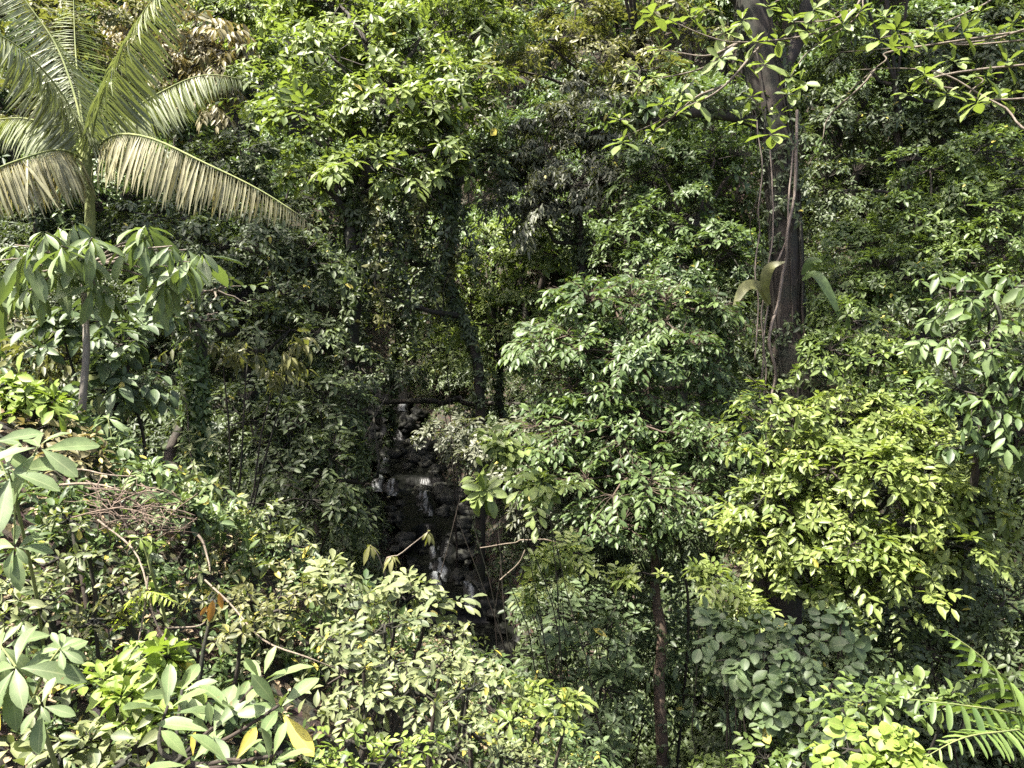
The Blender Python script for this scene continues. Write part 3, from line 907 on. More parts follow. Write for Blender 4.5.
# bright bushy tree at right
tree('bushy_tree', 'tree', 'dense rounded bushy tree with glossy yellow-green leaves, lower right of the big trunk',
     [(790, 415, 12, 42, 32), (845, 410, 12.2, 48, 30), (900, 425, 12, 46, 32), (940, 465, 11.6, 44, 34), (970, 510, 11.4, 38, 34), (830, 470, 11.4, 52, 36), (890, 490, 11, 56, 40),
      (780, 490, 11.8, 42, 36), (770, 545, 11.8, 32, 26), (840, 540, 11.2, 50, 32), (920, 540, 11, 50, 34), (890, 580, 11, 40, 22), (970, 550, 11.4, 30, 22), (765, 455, 12, 30, 26), (800, 565, 11.6, 36, 24), (845, 590, 11.4, 34, 20), (985, 475, 11.6, 26, 24), (860, 440, 12.6, 60, 40), (790, 520, 12.4, 50, 40), (780, 585, 12.2, 36, 26), (1000, 520, 11.6, 24, 26), (740, 520, 12, 26, 26)],
     'lime', .165, (850, 12.5), trunk_r=.1, shape='elliptic', k=8, dens=4.2, wr=.42, padr=.34, droop=.25)
shrub('bough', 'shrub', 'yellow-green leafy bough hanging in front of the dark gap below the bushy tree',
      [(715, 575, 11, 14, 6), (735, 597, 11, 14, 8), (750, 605, 11, 10, 8), (700, 570, 11, 10, 6)], 'lime', .17, base=(770, 11.6), k=7, dens=2.2, padr=.6, stem_r=.01, barkm='bark')

tree('back_shrub_tree', 'tree', 'mid-green tree behind the bushy tree, right of the big trunk',
     [(830, 350, 15, 40, 24), (880, 355, 15, 40, 24), (850, 320, 16, 44, 26), (910, 385, 14.5, 40, 22)],
     'glossy', .16, (870, 15), trunk_r=.09, k=7, dens=3.6, padr=.36)
tree('slope_tree', 'tree', 'wide fine-leaved green tree on the right slope, right of the big trunk',
     [(860, 245, 19, 46, 32), (915, 225, 19, 48, 34), (965, 205, 19, 50, 34), (1010, 190, 19, 46, 36), (900, 280, 18, 50, 30), (955, 262, 18, 46, 30), (840, 290, 18, 36, 24), (980, 150, 20, 44, 26), (930, 170, 20, 40, 26), (1010, 240, 18, 36, 30)],
     'glossy', .18, (940, 19.5), trunk_r=.16, k=7, dens=3.6, padr=.35)
tree('large_leaved_tree', 'tree', 'tree with large drooping dull green leaves at the right edge',
     [(950, 290, 10.5, 36, 26), (1000, 290, 10.5, 36, 28), (985, 340, 10, 38, 26), (1015, 370, 10, 30, 30), (945, 335, 10.6, 28, 22), (980, 395, 10, 40, 26), (1015, 430, 10, 30, 30), (975, 440, 10.2, 30, 24)],
     'mid', .215, (1010, 11), trunk_r=.08, k=7, dens=2.7, wr=.42, droop=.55, tilt=(50, 115), padr=.45)
tree('ridge_tree', 'tree', 'dark tree filling the top right corner behind the bare twigs',
     [(850, 40, 30, 55, 40), (920, 50, 30, 55, 40), (990, 50, 30, 55, 44), (880, 110, 29, 50, 36), (950, 120, 29, 50, 30), (820, 120, 29, 40, 44), (1010, 110, 28, 40, 34), (830, 190, 28, 40, 40), (790, -340, 24, 90, 40), (868, -341, 24, 90, 40), (950, -330, 24, 90, 40), (868, -260, 26, 80, 36)],  # crown clumps above the view are put in to shade the top right
     'deep', .24, (910, 31), trunk_r=.2, k=6, dens=3.0, padr=.38)

# unseen trees added outside the view to cast shade into the ravine
def add_shade_caster(label, base, path, blobs, mat, ln):
    b0 = np.array([base[0], base[1], h(base[0], base[1]) - .3])
    root = empty('added_shade_caster', b0, label, 'tree')
    pp = wob(curve([b0] + [np.array(p) for p in path], 24), .4)
    t_ = Tubes(); t_.add(pp, [.36, .3, .2], 10, rough=.12); t_.build('trunk', M['bark'], root)
    bg = Bag(); tw_ = Tubes()
    for (x, y, z, r) in blobs:
        c = np.array([x, y, z]); tw_.add(wob(curve([pp[-1], (pp[-1] + c) / 2 - UP * .3, c], 10), .3), [.14, .04], 6)
        n = int(60 * r * r)
        o = rnd_dir(n); P = c + o * np.array([r, r, r * .5]) * (.5 + .5 * rng.random((n, 1)) ** .5)
        rosettes(bg, P, unit(UP + o * .6), 6, ln, .45, (40, 110), .3, .15)
    tw_.build('branches', M['bark'], root)
    bg.build('crown', M[mat], root, 'elliptic', 1)


add_shade_caster('unseen tree added on the left slope to shade the middle left and the gully', (-18.5, 17), [(-18, 17, 20), (-16, 18, 25.5)],
          [(-13, 14.2, 27, 2.3), (-13.5, 17, 27.4, 2.6), (-14.5, 21.5, 27, 2.8), (-15, 25.5, 27, 2.8), (-16.5, 18.5, 28, 2.5)], 'mid', .32)
add_shade_caster('unseen tree added above the near slope to shade the lower right shrubs', (-12.5, 4), [(-11.5, 5, 18), (-8.5, 6.5, 25.5)],
          [(-5, 5.9, 27, 1.2), (-4, 6.4, 27.3, 1.1), (-6.7, 8.0, 27, 1.2), (-7.6, 8.7, 27.6, 1.1), (-5.6, 7.2, 27.4, 1.1)], 'mid', .26)

# leafy vines hanging under the bright crown
for i in range(15):
    x0 = rng.uniform(340, 482); y0 = rng.uniform(165, 210); l_ = rng.uniform(50, 150); d_ = rng.uniform(22.2, 25.5)
    v = Tubes(); pts = wob(curve([at(x0, y0, d_), at(x0 + rng.normal() * 8, y0 + l_ * .5, d_), at(x0 + rng.normal() * 10, y0 + l_, d_)], 20), .25)
    root = empty('hanging_vine', pts[0], 'leafy vine hanging in the shade under the bright broad-leaved crown', 'vine', 'vines under the bright crown')
    v.add(pts, .022, 4, rough=.2); v.build('stem', M['bark'], root)
    n = int(l_ * .55); ii = rng.integers(0, 20, n)
    bb = Bag(); rosettes(bb, pts[ii] + rng.normal(size=(n, 3)) * .12, unit(rnd_dir(n) - UP * .4), 4, .2, .45, (40, 110), .6, .2)
    bb.build('foliage', M['olive' if i % 3 == 0 else 'deep'], root, 'elliptic', 1)

# ------------------------------------------------------------------ big trunk with its hanging lianas
BD = 16.5
root = empty('giant_tree', ground_pt(790, 384, BD), 'massive dark-barked tree with rooty trunk and heavy side limb, right of centre', 'tree')
trk = Tubes()
ctrl = [ground_pt(795, 384, BD), at(790, 420, BD), at(786, 330, BD), at(782, 230, BD), at(774, 140, BD), at(758, 50, BD), at(745, -40, BD), at(740, -160, BD)]
tp = curve(ctrl, 60)
trk.add(tp, [.62, .42, .36, .33, .31, .36, .34, .28, .2], 18, rough=.16, freq=2.2)
trk.build('trunk', M['bark'], root)
rt = Tubes()
for j in range(11):    # climbing roots pressed against the bark
    a0 = rng.uniform(-2.6, .6)
    i0, i1 = sorted(rng.integers(4, 58, 2)); i1 = max(i1, i0 + 16); i1 = min(i1, 59)
    seg = tp[i0:i1 + 1]
    aa = a0 + np.cumsum(rng.normal(size=len(seg)) * .05)
    off = np.stack([np.cos(aa), np.sin(aa), 0 * aa], -1) * (.37 + .05 * rng.random())
    rt.add(seg + off, [.035, .02], 5, rough=.2)
for j in range(26):   # thin rootlets hanging free of the bark
    q0 = tp[rng.integers(14, 46)] + np.array([rng.uniform(-.5, .35), -.4, 0]); l_ = rng.uniform(.6, 2.4)
    rt.add(wob(curve([q0, q0 + np.array([rng.normal() * .08, -.05, -l_ * .5]), q0 + np.array([rng.normal() * .12, -.05, -l_])], 10), .12), .008, 4)
rt.build('climbing_roots', M['bark'], root)
lb = Tubes()
lb.add(wob(curve([at(772, 130, BD), at(735, 116, BD - .2), at(690, 112, BD - .5), at(640, 122, BD - .8), at(600, 118, BD - 1)], 22), .3), [.15, .11, .08, .04], 9, rough=.25)
lb.add(wob(curve([at(765, 90, BD), at(800, 40, BD + .4), at(830, -20, BD + .6), at(870, -90, BD + 1)], 18), .3), [.2, .14, .08], 9, rough=.15)
lb.add(wob(curve([at(750, 10, BD), at(700, -40, BD - .5), at(640, -90, BD - 1)], 14), .3), [.16, .07], 8, rough=.15)
lb.build('limb', M['bark'], root)
ib = Bag(); n = 1300
f_ = rng.random(n); a_ = rng.uniform(-pi, pi, n); rad_ = np.stack([np.cos(a_), np.sin(a_), 0 * a_ + .2], -1)
kp = vnoise(np.stack([f_ * 14, a_ * .6, f_ * 0], -1)) > .02; f_, rad_ = f_[kp], rad_[kp]
P_ = np.stack([np.interp(f_, np.linspace(0, 1, 60), tp[:, j]) for j in range(3)], -1) + rad_ * (.36 + .3 * rng.random((len(f_), 1)) ** 1.5)
rosettes(ib, P_, unit(rad_ + UP * .2), 5, .16, .4, (40, 110), .6, .2)
C_ = curve([at(772, 118, BD), at(735, 106, BD - .2), at(690, 104, BD - .5), at(640, 114, BD - .8), at(600, 112, BD - 1)], 60)
P_ = C_[rng.integers(0, 60, 220)] + rng.normal(size=(220, 3)) * .16
rosettes(ib, P_, unit(rnd_dir(220) + UP * .5), 6, .18, .4, (35, 110), .4, .2)
ib.build('climbing_leaves', M['deep'], root, 'elliptic', 1)
bag = Bag(); br = Tubes()
crown(bag, br, [(640, -110, BD - 1, 70, 36), (720, -150, BD, 80, 40), (800, -160, BD, 80, 40), (880, -130, BD + 1, 80, 40), (682, -552, 12.3, 105, 50), (577, -577, 11.9, 105, 50), (472, -604, 11.5, 105, 50), (650, 105, BD - .8, 30, 14), (840, 10, BD + 2, 30, 20)], .26, k=7, dens=2.6, padr=.4)  # clumps farthest above the view are added to keep sun off the trunk
br.build('branches', M['twig'], root)
bag.build('crown', M['mid'], root, 'obovate', 1)

for (x0, y0, x1, y1, r, lab) in (
        (797, 110, 774, 372, .032, 'thickest pale liana hanging close against the big trunk'),
        (793, 150, 763, 368, .020, 'thin crooked liana hanging just left of the thickest one'),
        (757, 120, 759, 300, .014, 'hair-thin liana hanging straight down farthest left of the big trunk'),
        (770, 150, 766, 380, .016, 'slim liana reaching lowest between the two thin ones at the big trunk')):
    v = Tubes()
    pts = curve([at(x0, y0, BD - .55), at(x0 * .6 + x1 * .4 + 4, y0 * .6 + y1 * .4, BD - .6), at(x0 * .25 + x1 * .75 - 4, y0 * .25 + y1 * .75, BD - .62), at(x1, y1, BD - .6), at(x1 - 4, y1 + 60, BD - .6)], 40)
    v.add(wob(pts, .16), r, 6, rough=.2, freq=6)
    tag(v.build('liana', M['vine']), lab, 'vine', 'lianas hanging by the big trunk')

# big strap leaves sitting on the trunk
def big_leaf_plant(label, base, leaves, mat):
    root = empty('epiphyte', at(*base), label, 'plant')
    for pts, w in leaves:
        C = curve([at(*p) for p in pts], 12)
        T = unit(np.gradient(C, axis=0)); S = unit(np.cross(T, UP) * .5 + RGT * .2 + np.cross(T, -FWD) * .6)
        t = np.linspace(0, 1, 12); wd = w * np.sin(pi * np.clip(t * .93 + .05, 0, 1)) ** .8 * .5
        V = np.stack([C - S * wd[:, None] + UP * wd[:, None] * .25, C, C + S * wd[:, None] + UP * wd[:, None] * .25], 1)
        kk = np.arange(11)[:, None] * 3 + np.arange(2)[None]
        q = np.stack([kk, kk + 1, kk + 4, kk + 3], -1).reshape(-1, 4)
        att = np.stack([np.repeat(t[:, None], 3, 1), np.tile([-1., 0, 1], (12, 1)), np.full((12, 3), .5)], -1)
        link_mesh('leaf', raw_mesh('leaf', V.reshape(-1, 3), [q], att.reshape(-1, 3)), M[mat], root)


big_leaf_plant('long arching olive strap leaves on the left of the big trunk', (770, 300, BD - .8),
               [([(768, 306, BD - .8), (760, 288, BD - .9), (745, 288, BD - 1), (733, 308, BD - 1.1)], .26), ([(770, 304, BD - .8), (765, 285, BD - 1), (770, 268, BD - 1.1), (785, 262, BD - 1.2)], .22)], 'olive')
big_leaf_plant('broad drooping grey-green strap leaves on the right of the big trunk', (800, 290, BD - .5),
               [([(802, 280, BD - .5), (815, 275, BD - .8), (828, 292, BD - 1), (842, 322, BD - 1.1)], .24), ([(802, 275, BD - .5), (812, 262, BD - .7), (822, 262, BD - .9)], .2)], 'mid')

# near boughs with rosettes in front of the big tree
WX = 10.6
wb = np.array([WX, 10.2, float(h(WX, 10.2)) - .3])
wtree = empty('rosette_tree', wb, 'tree at the right edge whose twiggy boughs of leaf rosettes cross the top right', 'tree')
wt = Tubes(); wt.add(wob(curve([wb, (WX + .1, 10.2, 11.), (WX, 10.3, 16.), (WX - .2, 10.4, 21.)], 24), .2), [.2, .16, .13, .07], 10, rough=.14)
wt.build('trunk', M['bark'], wtree)
wb_ = Bag(); wc_ = Tubes()
for c_ in ((WX - .6, 10.6, 21.4), (WX + .9, 9.8, 20.6), (WX + .4, 11.5, 20.2)):
    c_ = np.array(c_); wc_.add(curve([np.array([WX - .1, 10.4, 19.5]), c_], 6), [.06, .02], 5)
    o_ = rnd_dir(70); rosettes(wb_, c_ + o_ * np.array([1.1, 1.1, .6]), unit(UP + o_ * .6), 8, .25, .42, (25, 110), .25, .12)
wc_.build('branches', M['twig'], wtree); wb_.build('crown', M['bright'], wtree, 'obovate', 1)


def bough(label, name, stems, tips, mat, ln, d0, leafk=8, r=.016, tilt=(25, 110)):
    t = Tubes()
    for s in stems:
        P_ = [at(*p) for p in s]
        if s[0][0] > 880 or s[0][1] < -15:     # main stems leave the trunk
            z_ = float(np.clip(P_[0][2] + .4, 14.5, 19.5))
            P_ = [np.array([WX, 10.3, z_])] + P_
        t.add(wob(curve(P_, 30), .16), [r * 1.3, r * .9, r * .3], 5, rough=.2, freq=8)
    bo = t.build('bough', M['twig'], wtree)
    b = Bag()
    P = np.array([at(*p) for p in tips])
    rosettes(b, P, unit(UP + rng.normal(size=P.shape) * .35 - FWD * .2), leafk, ln, .42, tilt, .25, .12)
    fo = b.build('foliage', M[mat], None, 'obovate', 0)
    fo.parent = bo


D1 = 11.0
TL = [(652, 12), (668, 22), (690, 14), (705, 6), (660, 48), (672, 60), (720, 58), (748, 62), (655, 75), (640, 82), (630, 68), (680, 92), (695, 100), (662, 102), (620, 118), (652, 130), (664, 134), (622, 140), (676, 110)]
bough('leafy bough of rosettes reaching left across the big trunk top', 'leafy_bough',
      [[(905, -60, D1), (850, 8, D1), (800, 36, D1), (740, 42, D1), (700, 34, D1), (650, 10, D1)], [(765, 41, D1), (720, 90, D1), (680, 110, D1), (622, 138, D1)], [(740, 42, D1), (690, 70, D1), (640, 82, D1)], [(722, 86, D1), (695, 98, D1), (655, 130, D1)], [(740, 42, D1), (700, 55, D1), (660, 50, D1)]],
      [(x, y, D1 + rng.normal() * .2) for x, y in TL], 'bright', .26, D1, r=.016)
TM = [(790, 75), (800, 82), (788, 92), (795, 20), (808, 28), (842, 22), (820, 42), (770, 5), (860, 10), (815, 8), (885, 15), (742, 18), (755, 40), (778, 38), (735, 70), (765, 62), (752, 95), (742, 118), (780, 112), (726, 30), (772, 132)]
bough('leafy bough of rosettes hanging in front of the big trunk', 'leafy_bough',
      [[(900, -60, D1), (850, 10, D1), (810, 45, D1), (790, 78, D1)], [(850, 10, D1), (820, 20, D1), (795, 22, D1)], [(870, -20, D1), (800, -5, D1), (770, 5, D1)], [(840, 15, D1), (845, 25, D1)]],
      [(x, y, D1 + rng.normal() * .2) for x, y in TM], 'bright', .25, D1, r=.014)
TR = [(897, 28), (918, 36), (905, 44), (935, 28), (978, 10), (965, 30), (995, 35), (945, 38), (972, 78), (988, 74), (930, 84), (948, 92), (976, 100), (992, 100), (925, 72), (880, 38), (1012, 22), (1008, 60), (1000, 96), (910, 90), (955, 60)]
bough('twiggy leafy bough of rosettes coming in from the top right edge', 'leafy_bough',
      [[(1060, 135, D1 - 1), (1005, 105, D1 - .6), (940, 75, D1 - .3), (900, 68, D1), (850, 70, D1)], [(1060, 20, D1 - 1), (990, 40, D1), (920, 46, D1), (840, 52, D1)], [(940, 75, D1 - .3), (955, 90, D1 - .2), (930, 84, D1)], [(1000, 100, D1 - .5), (985, 80, D1 - .4), (970, 76, D1 - .3)], [(1050, -20, D1), (990, 5, D1), (930, 28, D1), (880, 38, D1)], [(875, 69, D1), (860, 85, D1), (830, 120, D1 + .3), (822, 140, D1 + .4)], [(980, 44, D1), (960, 20, D1)], [(920, 46, D1), (880, 62, D1 + .2), (845, 95, D1 + .3)]],
      [(x, y, D1 - .3 + rng.normal() * .25) for x, y in TR], 'bright', .25, D1, r=.015)

# ------------------------------------------------------------------ low right
shrub('round_leaved_shrub', 'shrub', 'dull shrub with big round leathery leaves, below the bushy tree',
      [(760, 640, 9, 34, 26), (800, 650, 8.8, 38, 30), (840, 640, 9, 30, 26), (780, 690, 8.5, 38, 26), (830, 690, 8.5, 34, 26), (730, 660, 9, 26, 20), (860, 665, 8.8, 24, 22), (800, 725, 8.3, 34, 20), (720, 635, 9.4, 22, 18)],
      'round', .155, base=(800, 9), shape='round', k=7, dens=2.6, wr=.66, tilt=(30, 110), padr=.44, lod=0)
shrub('shade_shrub', 'shrub', 'dark big-leaved shrub in the shade left of the thin brown trunk',
      [(596, 640, 12, 40, 32), (560, 610, 13, 36, 30), (606, 690, 11.5, 34, 28), (580, 720, 11, 46, 28), (612, 620, 12.8, 26, 26), (590, 750, 10.5, 40, 26), (700, 640, 14.6, 34, 26), (700, 700, 14.2, 34, 30), (640, 670, 15, 40, 30), (660, 620, 15, 40, 26), (545, 680, 12.4, 36, 30)],
      'round', .20, base=(600, 12), k=7, dens=2.6, padr=.42, lod=1)
shrub('small_leaved_shrub', 'shrub', 'dense dark small-leaved shrub on the right bank below the stream bend',
      [(560, 570, 15, 34, 24), (600, 560, 15, 40, 26), (545, 620, 14.5, 32, 34), (580, 600, 14.2, 36, 28), (640, 570, 15, 34, 24), (560, 660, 14, 36, 26)],
      'deep', .13, base=(580, 15), k=7, dens=3.2, padr=.36)
shrub('lit_twig_shrub', 'shrub', 'thin shrub with sunlit yellow-green sprays over the dark bank shrub',
      [(540, 560, 11.5, 16, 8), (558, 548, 11.5, 14, 6), (575, 552, 11.5, 12, 6), (530, 580, 11.5, 8, 10), (560, 570, 11.6, 12, 6), (528, 600, 11.5, 6, 10), (640, 572, 11.5, 22, 6), (620, 578, 11.5, 10, 5)],
      'lime', .15, base=(600, 11.8), k=7, dens=2.0, padr=.6, stem_r=.009, barkm='bark')
shrub('feathery_shrub', 'shrub', 'pale feathery shrub reaching left over the stream below the layered tree',
      [(450, 430, 16, 26, 12), (430, 434, 16.5, 16, 8), (490, 440, 16, 34, 16), (530, 430, 15.5, 34, 20), (470, 455, 16, 22, 10), (520, 460, 15.5, 36, 20), (560, 480, 15, 36, 26), (545, 500, 15, 30, 22), (600, 500, 14.6, 34, 24)],
      'grey', .13, base=(560, 16), k=7, dens=2.8, padr=.42, stem_r=.012, barkm='bark')
shrub('rosette_twig', 'sapling', 'long-stemmed sapling ending in glossy rosettes over the dark stream',
      [(482, 492, 9.5, 8, 5), (500, 440, 10, 10, 6), (505, 455, 10, 8, 5), (540, 478, 9.8, 10, 6), (548, 487, 9.8, 6, 4)], 'bright', .2, base=(590, 10.5), shape='obovate', lod=0, k=8, dens=.8, padr=.7, stem_r=.009, barkm='bark')
shrub('bright_round_shrub', 'shrub', 'fresh lime shrub with round leaves in the bottom right foreground',
      [(868, 750, 4.4, 22, 8), (898, 738, 4.3, 16, 8), (912, 758, 4.2, 16, 8), (842, 768, 4.4, 18, 6), (885, 774, 4.2, 34, 8)],
      'nearlime', .085, base=(890, 4.6), shape='round', k=6, dens=.75, wr=.7, tilt=(25, 100), padr=.6, lod=0)
shrub('glossy_sapling', 'sapling', 'glossy green sapling behind the fresh lime shrub, bottom right',
      [(880, 700, 5.4, 26, 14), (905, 690, 5.5, 16, 14), (850, 712, 5.6, 16, 10), (950, 700, 5.8, 14, 12)],
      'glossy', .11, base=(880, 5.8), shape='obovate', k=6, dens=1.6, wr=.5, tilt=(20, 95), padr=.6, lod=0)
shrub('dim_shrub', 'shrub', 'dim small-leaved shrub in the dark hollow under the bushy tree',
      [(900, 625, 12, 44, 26), (960, 610, 12, 44, 28), (1005, 600, 12, 36, 34), (930, 655, 11.4, 42, 22), (890, 655, 11.5, 30, 20)],
      'deep', .15, base=(950, 12), k=7, dens=2.8, padr=.4)
shrub('bottom_shrub', 'shrub', 'leafy green shrub at the bottom edge right of the thin brown trunk',
      [(770, 755, 8.2, 30, 16), (800, 765, 8, 30, 16), (740, 765, 8.6, 24, 14), (716, 775, 9.6, 24, 20)], 'glossy', .12, base=(770, 8.4), k=7, dens=2.6, padr=.5)

# ------------------------------------------------------------------ fronds (palm and ferns)
def frond(root, name, ctrl, n, ln, wr, mat, droop, r=.02, start=.12, fwd=.55, curl=.3, lod=1, shape='strap', gap=.0, sides=(1, -1), side_vec=None, tint=.5, stalk='shaft'):
    C = curve([at(*p) for p in ctrl], 60)
    cum = np.concatenate([[0], np.cumsum(np.linalg.norm(np.diff(C, axis=0), axis=1))]); cum /= cum[-1]
    T = unit(np.gradient(C, axis=0))
    st = Tubes(); st.add(C[::3], [r, r * .7, r * .25], 6)
    so = st.build('rachis', M[stalk])
    b = Bag()
    f = np.linspace(start, .99, n)
    for s in sides:
        ff = np.clip(f + rng.normal(size=n) * .002, 0, 1)
        P = np.stack([np.interp(ff, cum, C[:, j]) for j in range(3)], -1)
        t = unit(np.stack([np.interp(ff, cum, T[:, j]) for j in range(3)], -1))
        S = unit(np.cross(t, UP) + 1e-4) if side_vec is None else unit(side_vec - t * (t @ side_vec)[:, None])
        D = unit(t * (fwd + .5 * ff ** 3)[:, None] + S * s - UP * droop + rng.normal(size=(n, 3)) * np.where(rng.random((n, 1)) < .12, .28, .09))
        Nn = unit(np.cross(S, t)); Nn *= np.sign(Nn[:, 2:3] + 1e-3)
        L = ln * (.55 + .45 * np.sin(pi * np.clip(ff * .95 + .12, 0, 1)) ** .8) * (1 - .62 * ff ** 4) * (.84 + .26 * rng.random(n))
        b.add(P, D, Nn + rng.normal(size=(n, 3)) * .12, L, L * wr, np.clip(tint + rng.normal(size=n) * .16, 0, 1), curl * (.7 + .6 * rng.random(n)))
    o = b.build(name, M[mat], root, shape, lod)
    so.parent = o
    return o


PB = ground_pt(92, 384, 11)
palm = empty('palm_tree', PB, 'feather palm with long arching fronds, some tan and drooping, upper left', 'palm')
t = Tubes(); t.add(curve([PB, at(91, 330, 11), at(90, 215, 11), at(87, 160, 11)], 24), [.11, .085, .07, .065], 12, rough=.03); t.build('trunk', M['shaft'], palm)
t = Tubes(); t.add(curve([at(88, 185, 11), at(86, 160, 11), at(83, 140, 11)], 8), [.075, .085, .05], 10); t.build('crownshaft', M['shaft'], palm)
def palm_frond(ctrl, ln, mat, droop, n=112, wr=.052, fwd=.25, tint=.5, label=None, curl=.2):
    o = frond(palm, 'frond', ctrl, n, ln, wr, mat, droop, fwd=fwd, tint=tint, curl=curl, start=.1)
    if label: o['label'] = label


palm_frond([(88, 160, 11), (97, 112, 10.8), (118, 58, 10.5), (146, 8, 10.2), (190, -45, 9.9)], .80, 'palm', 1.15, tint=.8)
palm_frond([(92, 155, 11), (125, 116, 11.2), (165, 90, 11.4), (205, 75, 11.5), (248, 80, 11.6)], .68, 'palm', 1.4, tint=.5)
palm_frond([(90, 157, 11), (112, 136, 10.5), (150, 138, 10), (205, 163, 9.5), (260, 190, 9.2), (313, 224, 9)], .78, 'palmdry', 1.7, tint=.6, label='long drooping tan frond')
palm_frond([(86, 157, 11), (76, 118, 10.7), (45, 72, 10.3), (5, 38, 9.9), (-50, 20, 9.5)], .80, 'palm', 1.2, tint=.75)
palm_frond([(86, 155, 11), (76, 100, 11.2), (56, 45, 11.4), (25, 0, 11.4), (-10, -50, 11.4)], .72, 'palm', 1.0, tint=.7)
palm_frond([(86, 160, 11), (60, 150, 10.4), (25, 158, 10), (-15, 175, 9.6), (-60, 210, 9.3)], .8, 'palmdry', 1.6, tint=.45, label='drooping browned frond at the left edge')
palm_frond([(87, 155, 11), (80, 100, 11.5), (75, 40, 12), (73, -30, 12.3)], .6, 'lime', .5, n=80, wr=.04, fwd=.4)
palm_frond([(85, 158, 11), (58, 130, 11.2), (20, 118, 11.6), (-30, 124, 12)], .66, 'palm', 1.3, tint=.55)

# tree fern, bottom right corner
FB = ground_pt(1053, 370, 5.6)
fern = empty('tree_fern', FB, 'tree fern with arching fronds of broad pinnae in the bottom right corner', 'fern')
t = Tubes(); t.add(curve([FB, at(1056, 766, 5.6), at(1053, 721, 5.6)], 10), [.08, .06], 10, rough=.2); t.build('trunk', M['bark'], fern)
frond(fern, 'frond', [(1053, 721, 5.6), (1013, 686, 5.3), (978, 654, 5.2), (946, 631, 5.2)], 12, .32, .30, 'fern', .35, r=.008, fwd=.2, curl=.3, lod=0, tint=.75, start=.2)
frond(fern, 'frond', [(1053, 723, 5.6), (1008, 712, 5.2), (953, 704, 5), (900, 698, 5)], 15, .32, .26, 'fern', .7, r=.008, fwd=.15, curl=.12, lod=0, tint=.3, start=.15)
frond(fern, 'frond', [(1053, 726, 5.6), (1008, 731, 5), (963, 738, 4.7), (918, 761, 4.6)], 24, .22, .2, 'fern', .3, r=.008, fwd=.3, curl=.2, lod=0, tint=.7, start=.1)
frond(fern, 'frond', [(1053, 721, 5.6), (1063, 676, 5.6), (1073, 636, 5.8)], 14, .28, .22, 'fern', .3, r=.008, fwd=.2, curl=.2, lod=0)
frond(fern, 'frond', [(1053, 724, 5.6), (1098, 706, 5.4), (1138, 721, 5.2)], 14, .28, .22, 'fern', .3, r=.008, fwd=.2, curl=.2, lod=0)

# dark fan of palm-like leaves in the shade behind the thin trunk
DB = ground_pt(690, 384, 14.2)
dp = empty('understory_palm', DB, 'dull understory palm with hanging fronds behind the thin brown trunk', 'palm')
t = Tubes(); t.add(curve([DB, at(688, 640, 14.2), at(680, 545, 14.2)], 10), [.03, .022], 8); t.build('trunk', M['bark'], dp)
for c in ([(680, 545, 12.6), (655, 528, 12.2), (625, 535, 12), (602, 560, 11.9)], [(680, 545, 12.6), (668, 535, 12), (645, 548, 11.6), (630, 580, 11.5)], [(680, 545, 12.6), (705, 530, 12.3), (730, 540, 12.1), (745, 570, 12)], [(680, 545, 12.6), (690, 540, 12), (705, 560, 11.6), (712, 590, 11.5)], [(680, 545, 12.6), (675, 520, 13), (660, 505, 13.5)]):
    frond(dp, 'frond', [(a_, b_, d_ + 1.6) for a_, b_, d_ in c], 30, .4, .07, 'deep', 1.0, r=.01, stalk='bark')

# ------------------------------------------------------------------ left: umbrella tree with palmate leaves
def palmate(root, name, centres, R, mat, nl=8, wr=.34, droop=.55, lod=0, shape='obovate', tint=.5, axis=None):
    b = Bag()
    for j, (px, py, d) in enumerate(centres):
        P = at(px, py, d)[None]
        ax = unit(UP + rng.normal(size=3) * .42 - FWD * .25)[None] if axis is None else axis[None]
        rosettes(b, P, ax, int(nl + rng.integers(-2, 2)), R * rng.uniform(.75, 1.12), wr, (62, 100), droop * rng.uniform(.7, 1.3), .28, tint=tint + rng.normal() * .1, jit=.1)
    return b.build(name, M[mat], root, shape, lod)


UB = ground_pt(86, 384, 8)
um = empty('umbrella_tree', UB, 'young umbrella tree with pale stem and drooping hand-shaped leaves, left below the palm', 'tree')
t = Tubes()
utop = at(84, 262, 8)
t.add(wob(curve([UB, at(84, 420, 8), at(87, 340, 8), utop], 20), .08), [.05, .04, .035, .025], 8, rough=.1); t.build('trunk', M['barkpale'], um)
LC = [(58, 228, 7.8), (40, 248, 7.7), (82, 250, 7.5), (28, 268, 7.8), (15, 245, 8.2), (60, 262, 7.5), (134, 245, 7.9), (160, 250, 7.8), (178, 268, 7.7), (150, 270, 7.5),
      (186, 250, 8.1), (165, 285, 7.5), (30, 290, 7.6), (8, 285, 8), (95, 285, 7.6), (-15, 262, 8), (72, 222, 7.4), (46, 232, 7.2), (92, 238, 7.1), (146, 238, 7.4), (172, 246, 7.2), (190, 262, 7.4), (24, 252, 7.2), (62, 246, 7)]
bt = Tubes()
for c in LC:
    e = at(*c)
    bt.add(curve([utop - UP * .15 * rng.random(), (utop + e) / 2 + UP * .03, e], 8), [.016, .007], 5)
bt.build('branches', M['twig'], um)
palmate(um, 'crown', LC + [(x_ + rng.normal() * 9, y_ + rng.normal() * 7, d_ + rng.normal() * .2) for x_, y_, d_ in LC[:20]], .33, 'palmate', nl=10, wr=.30, droop=.95, tint=.65)

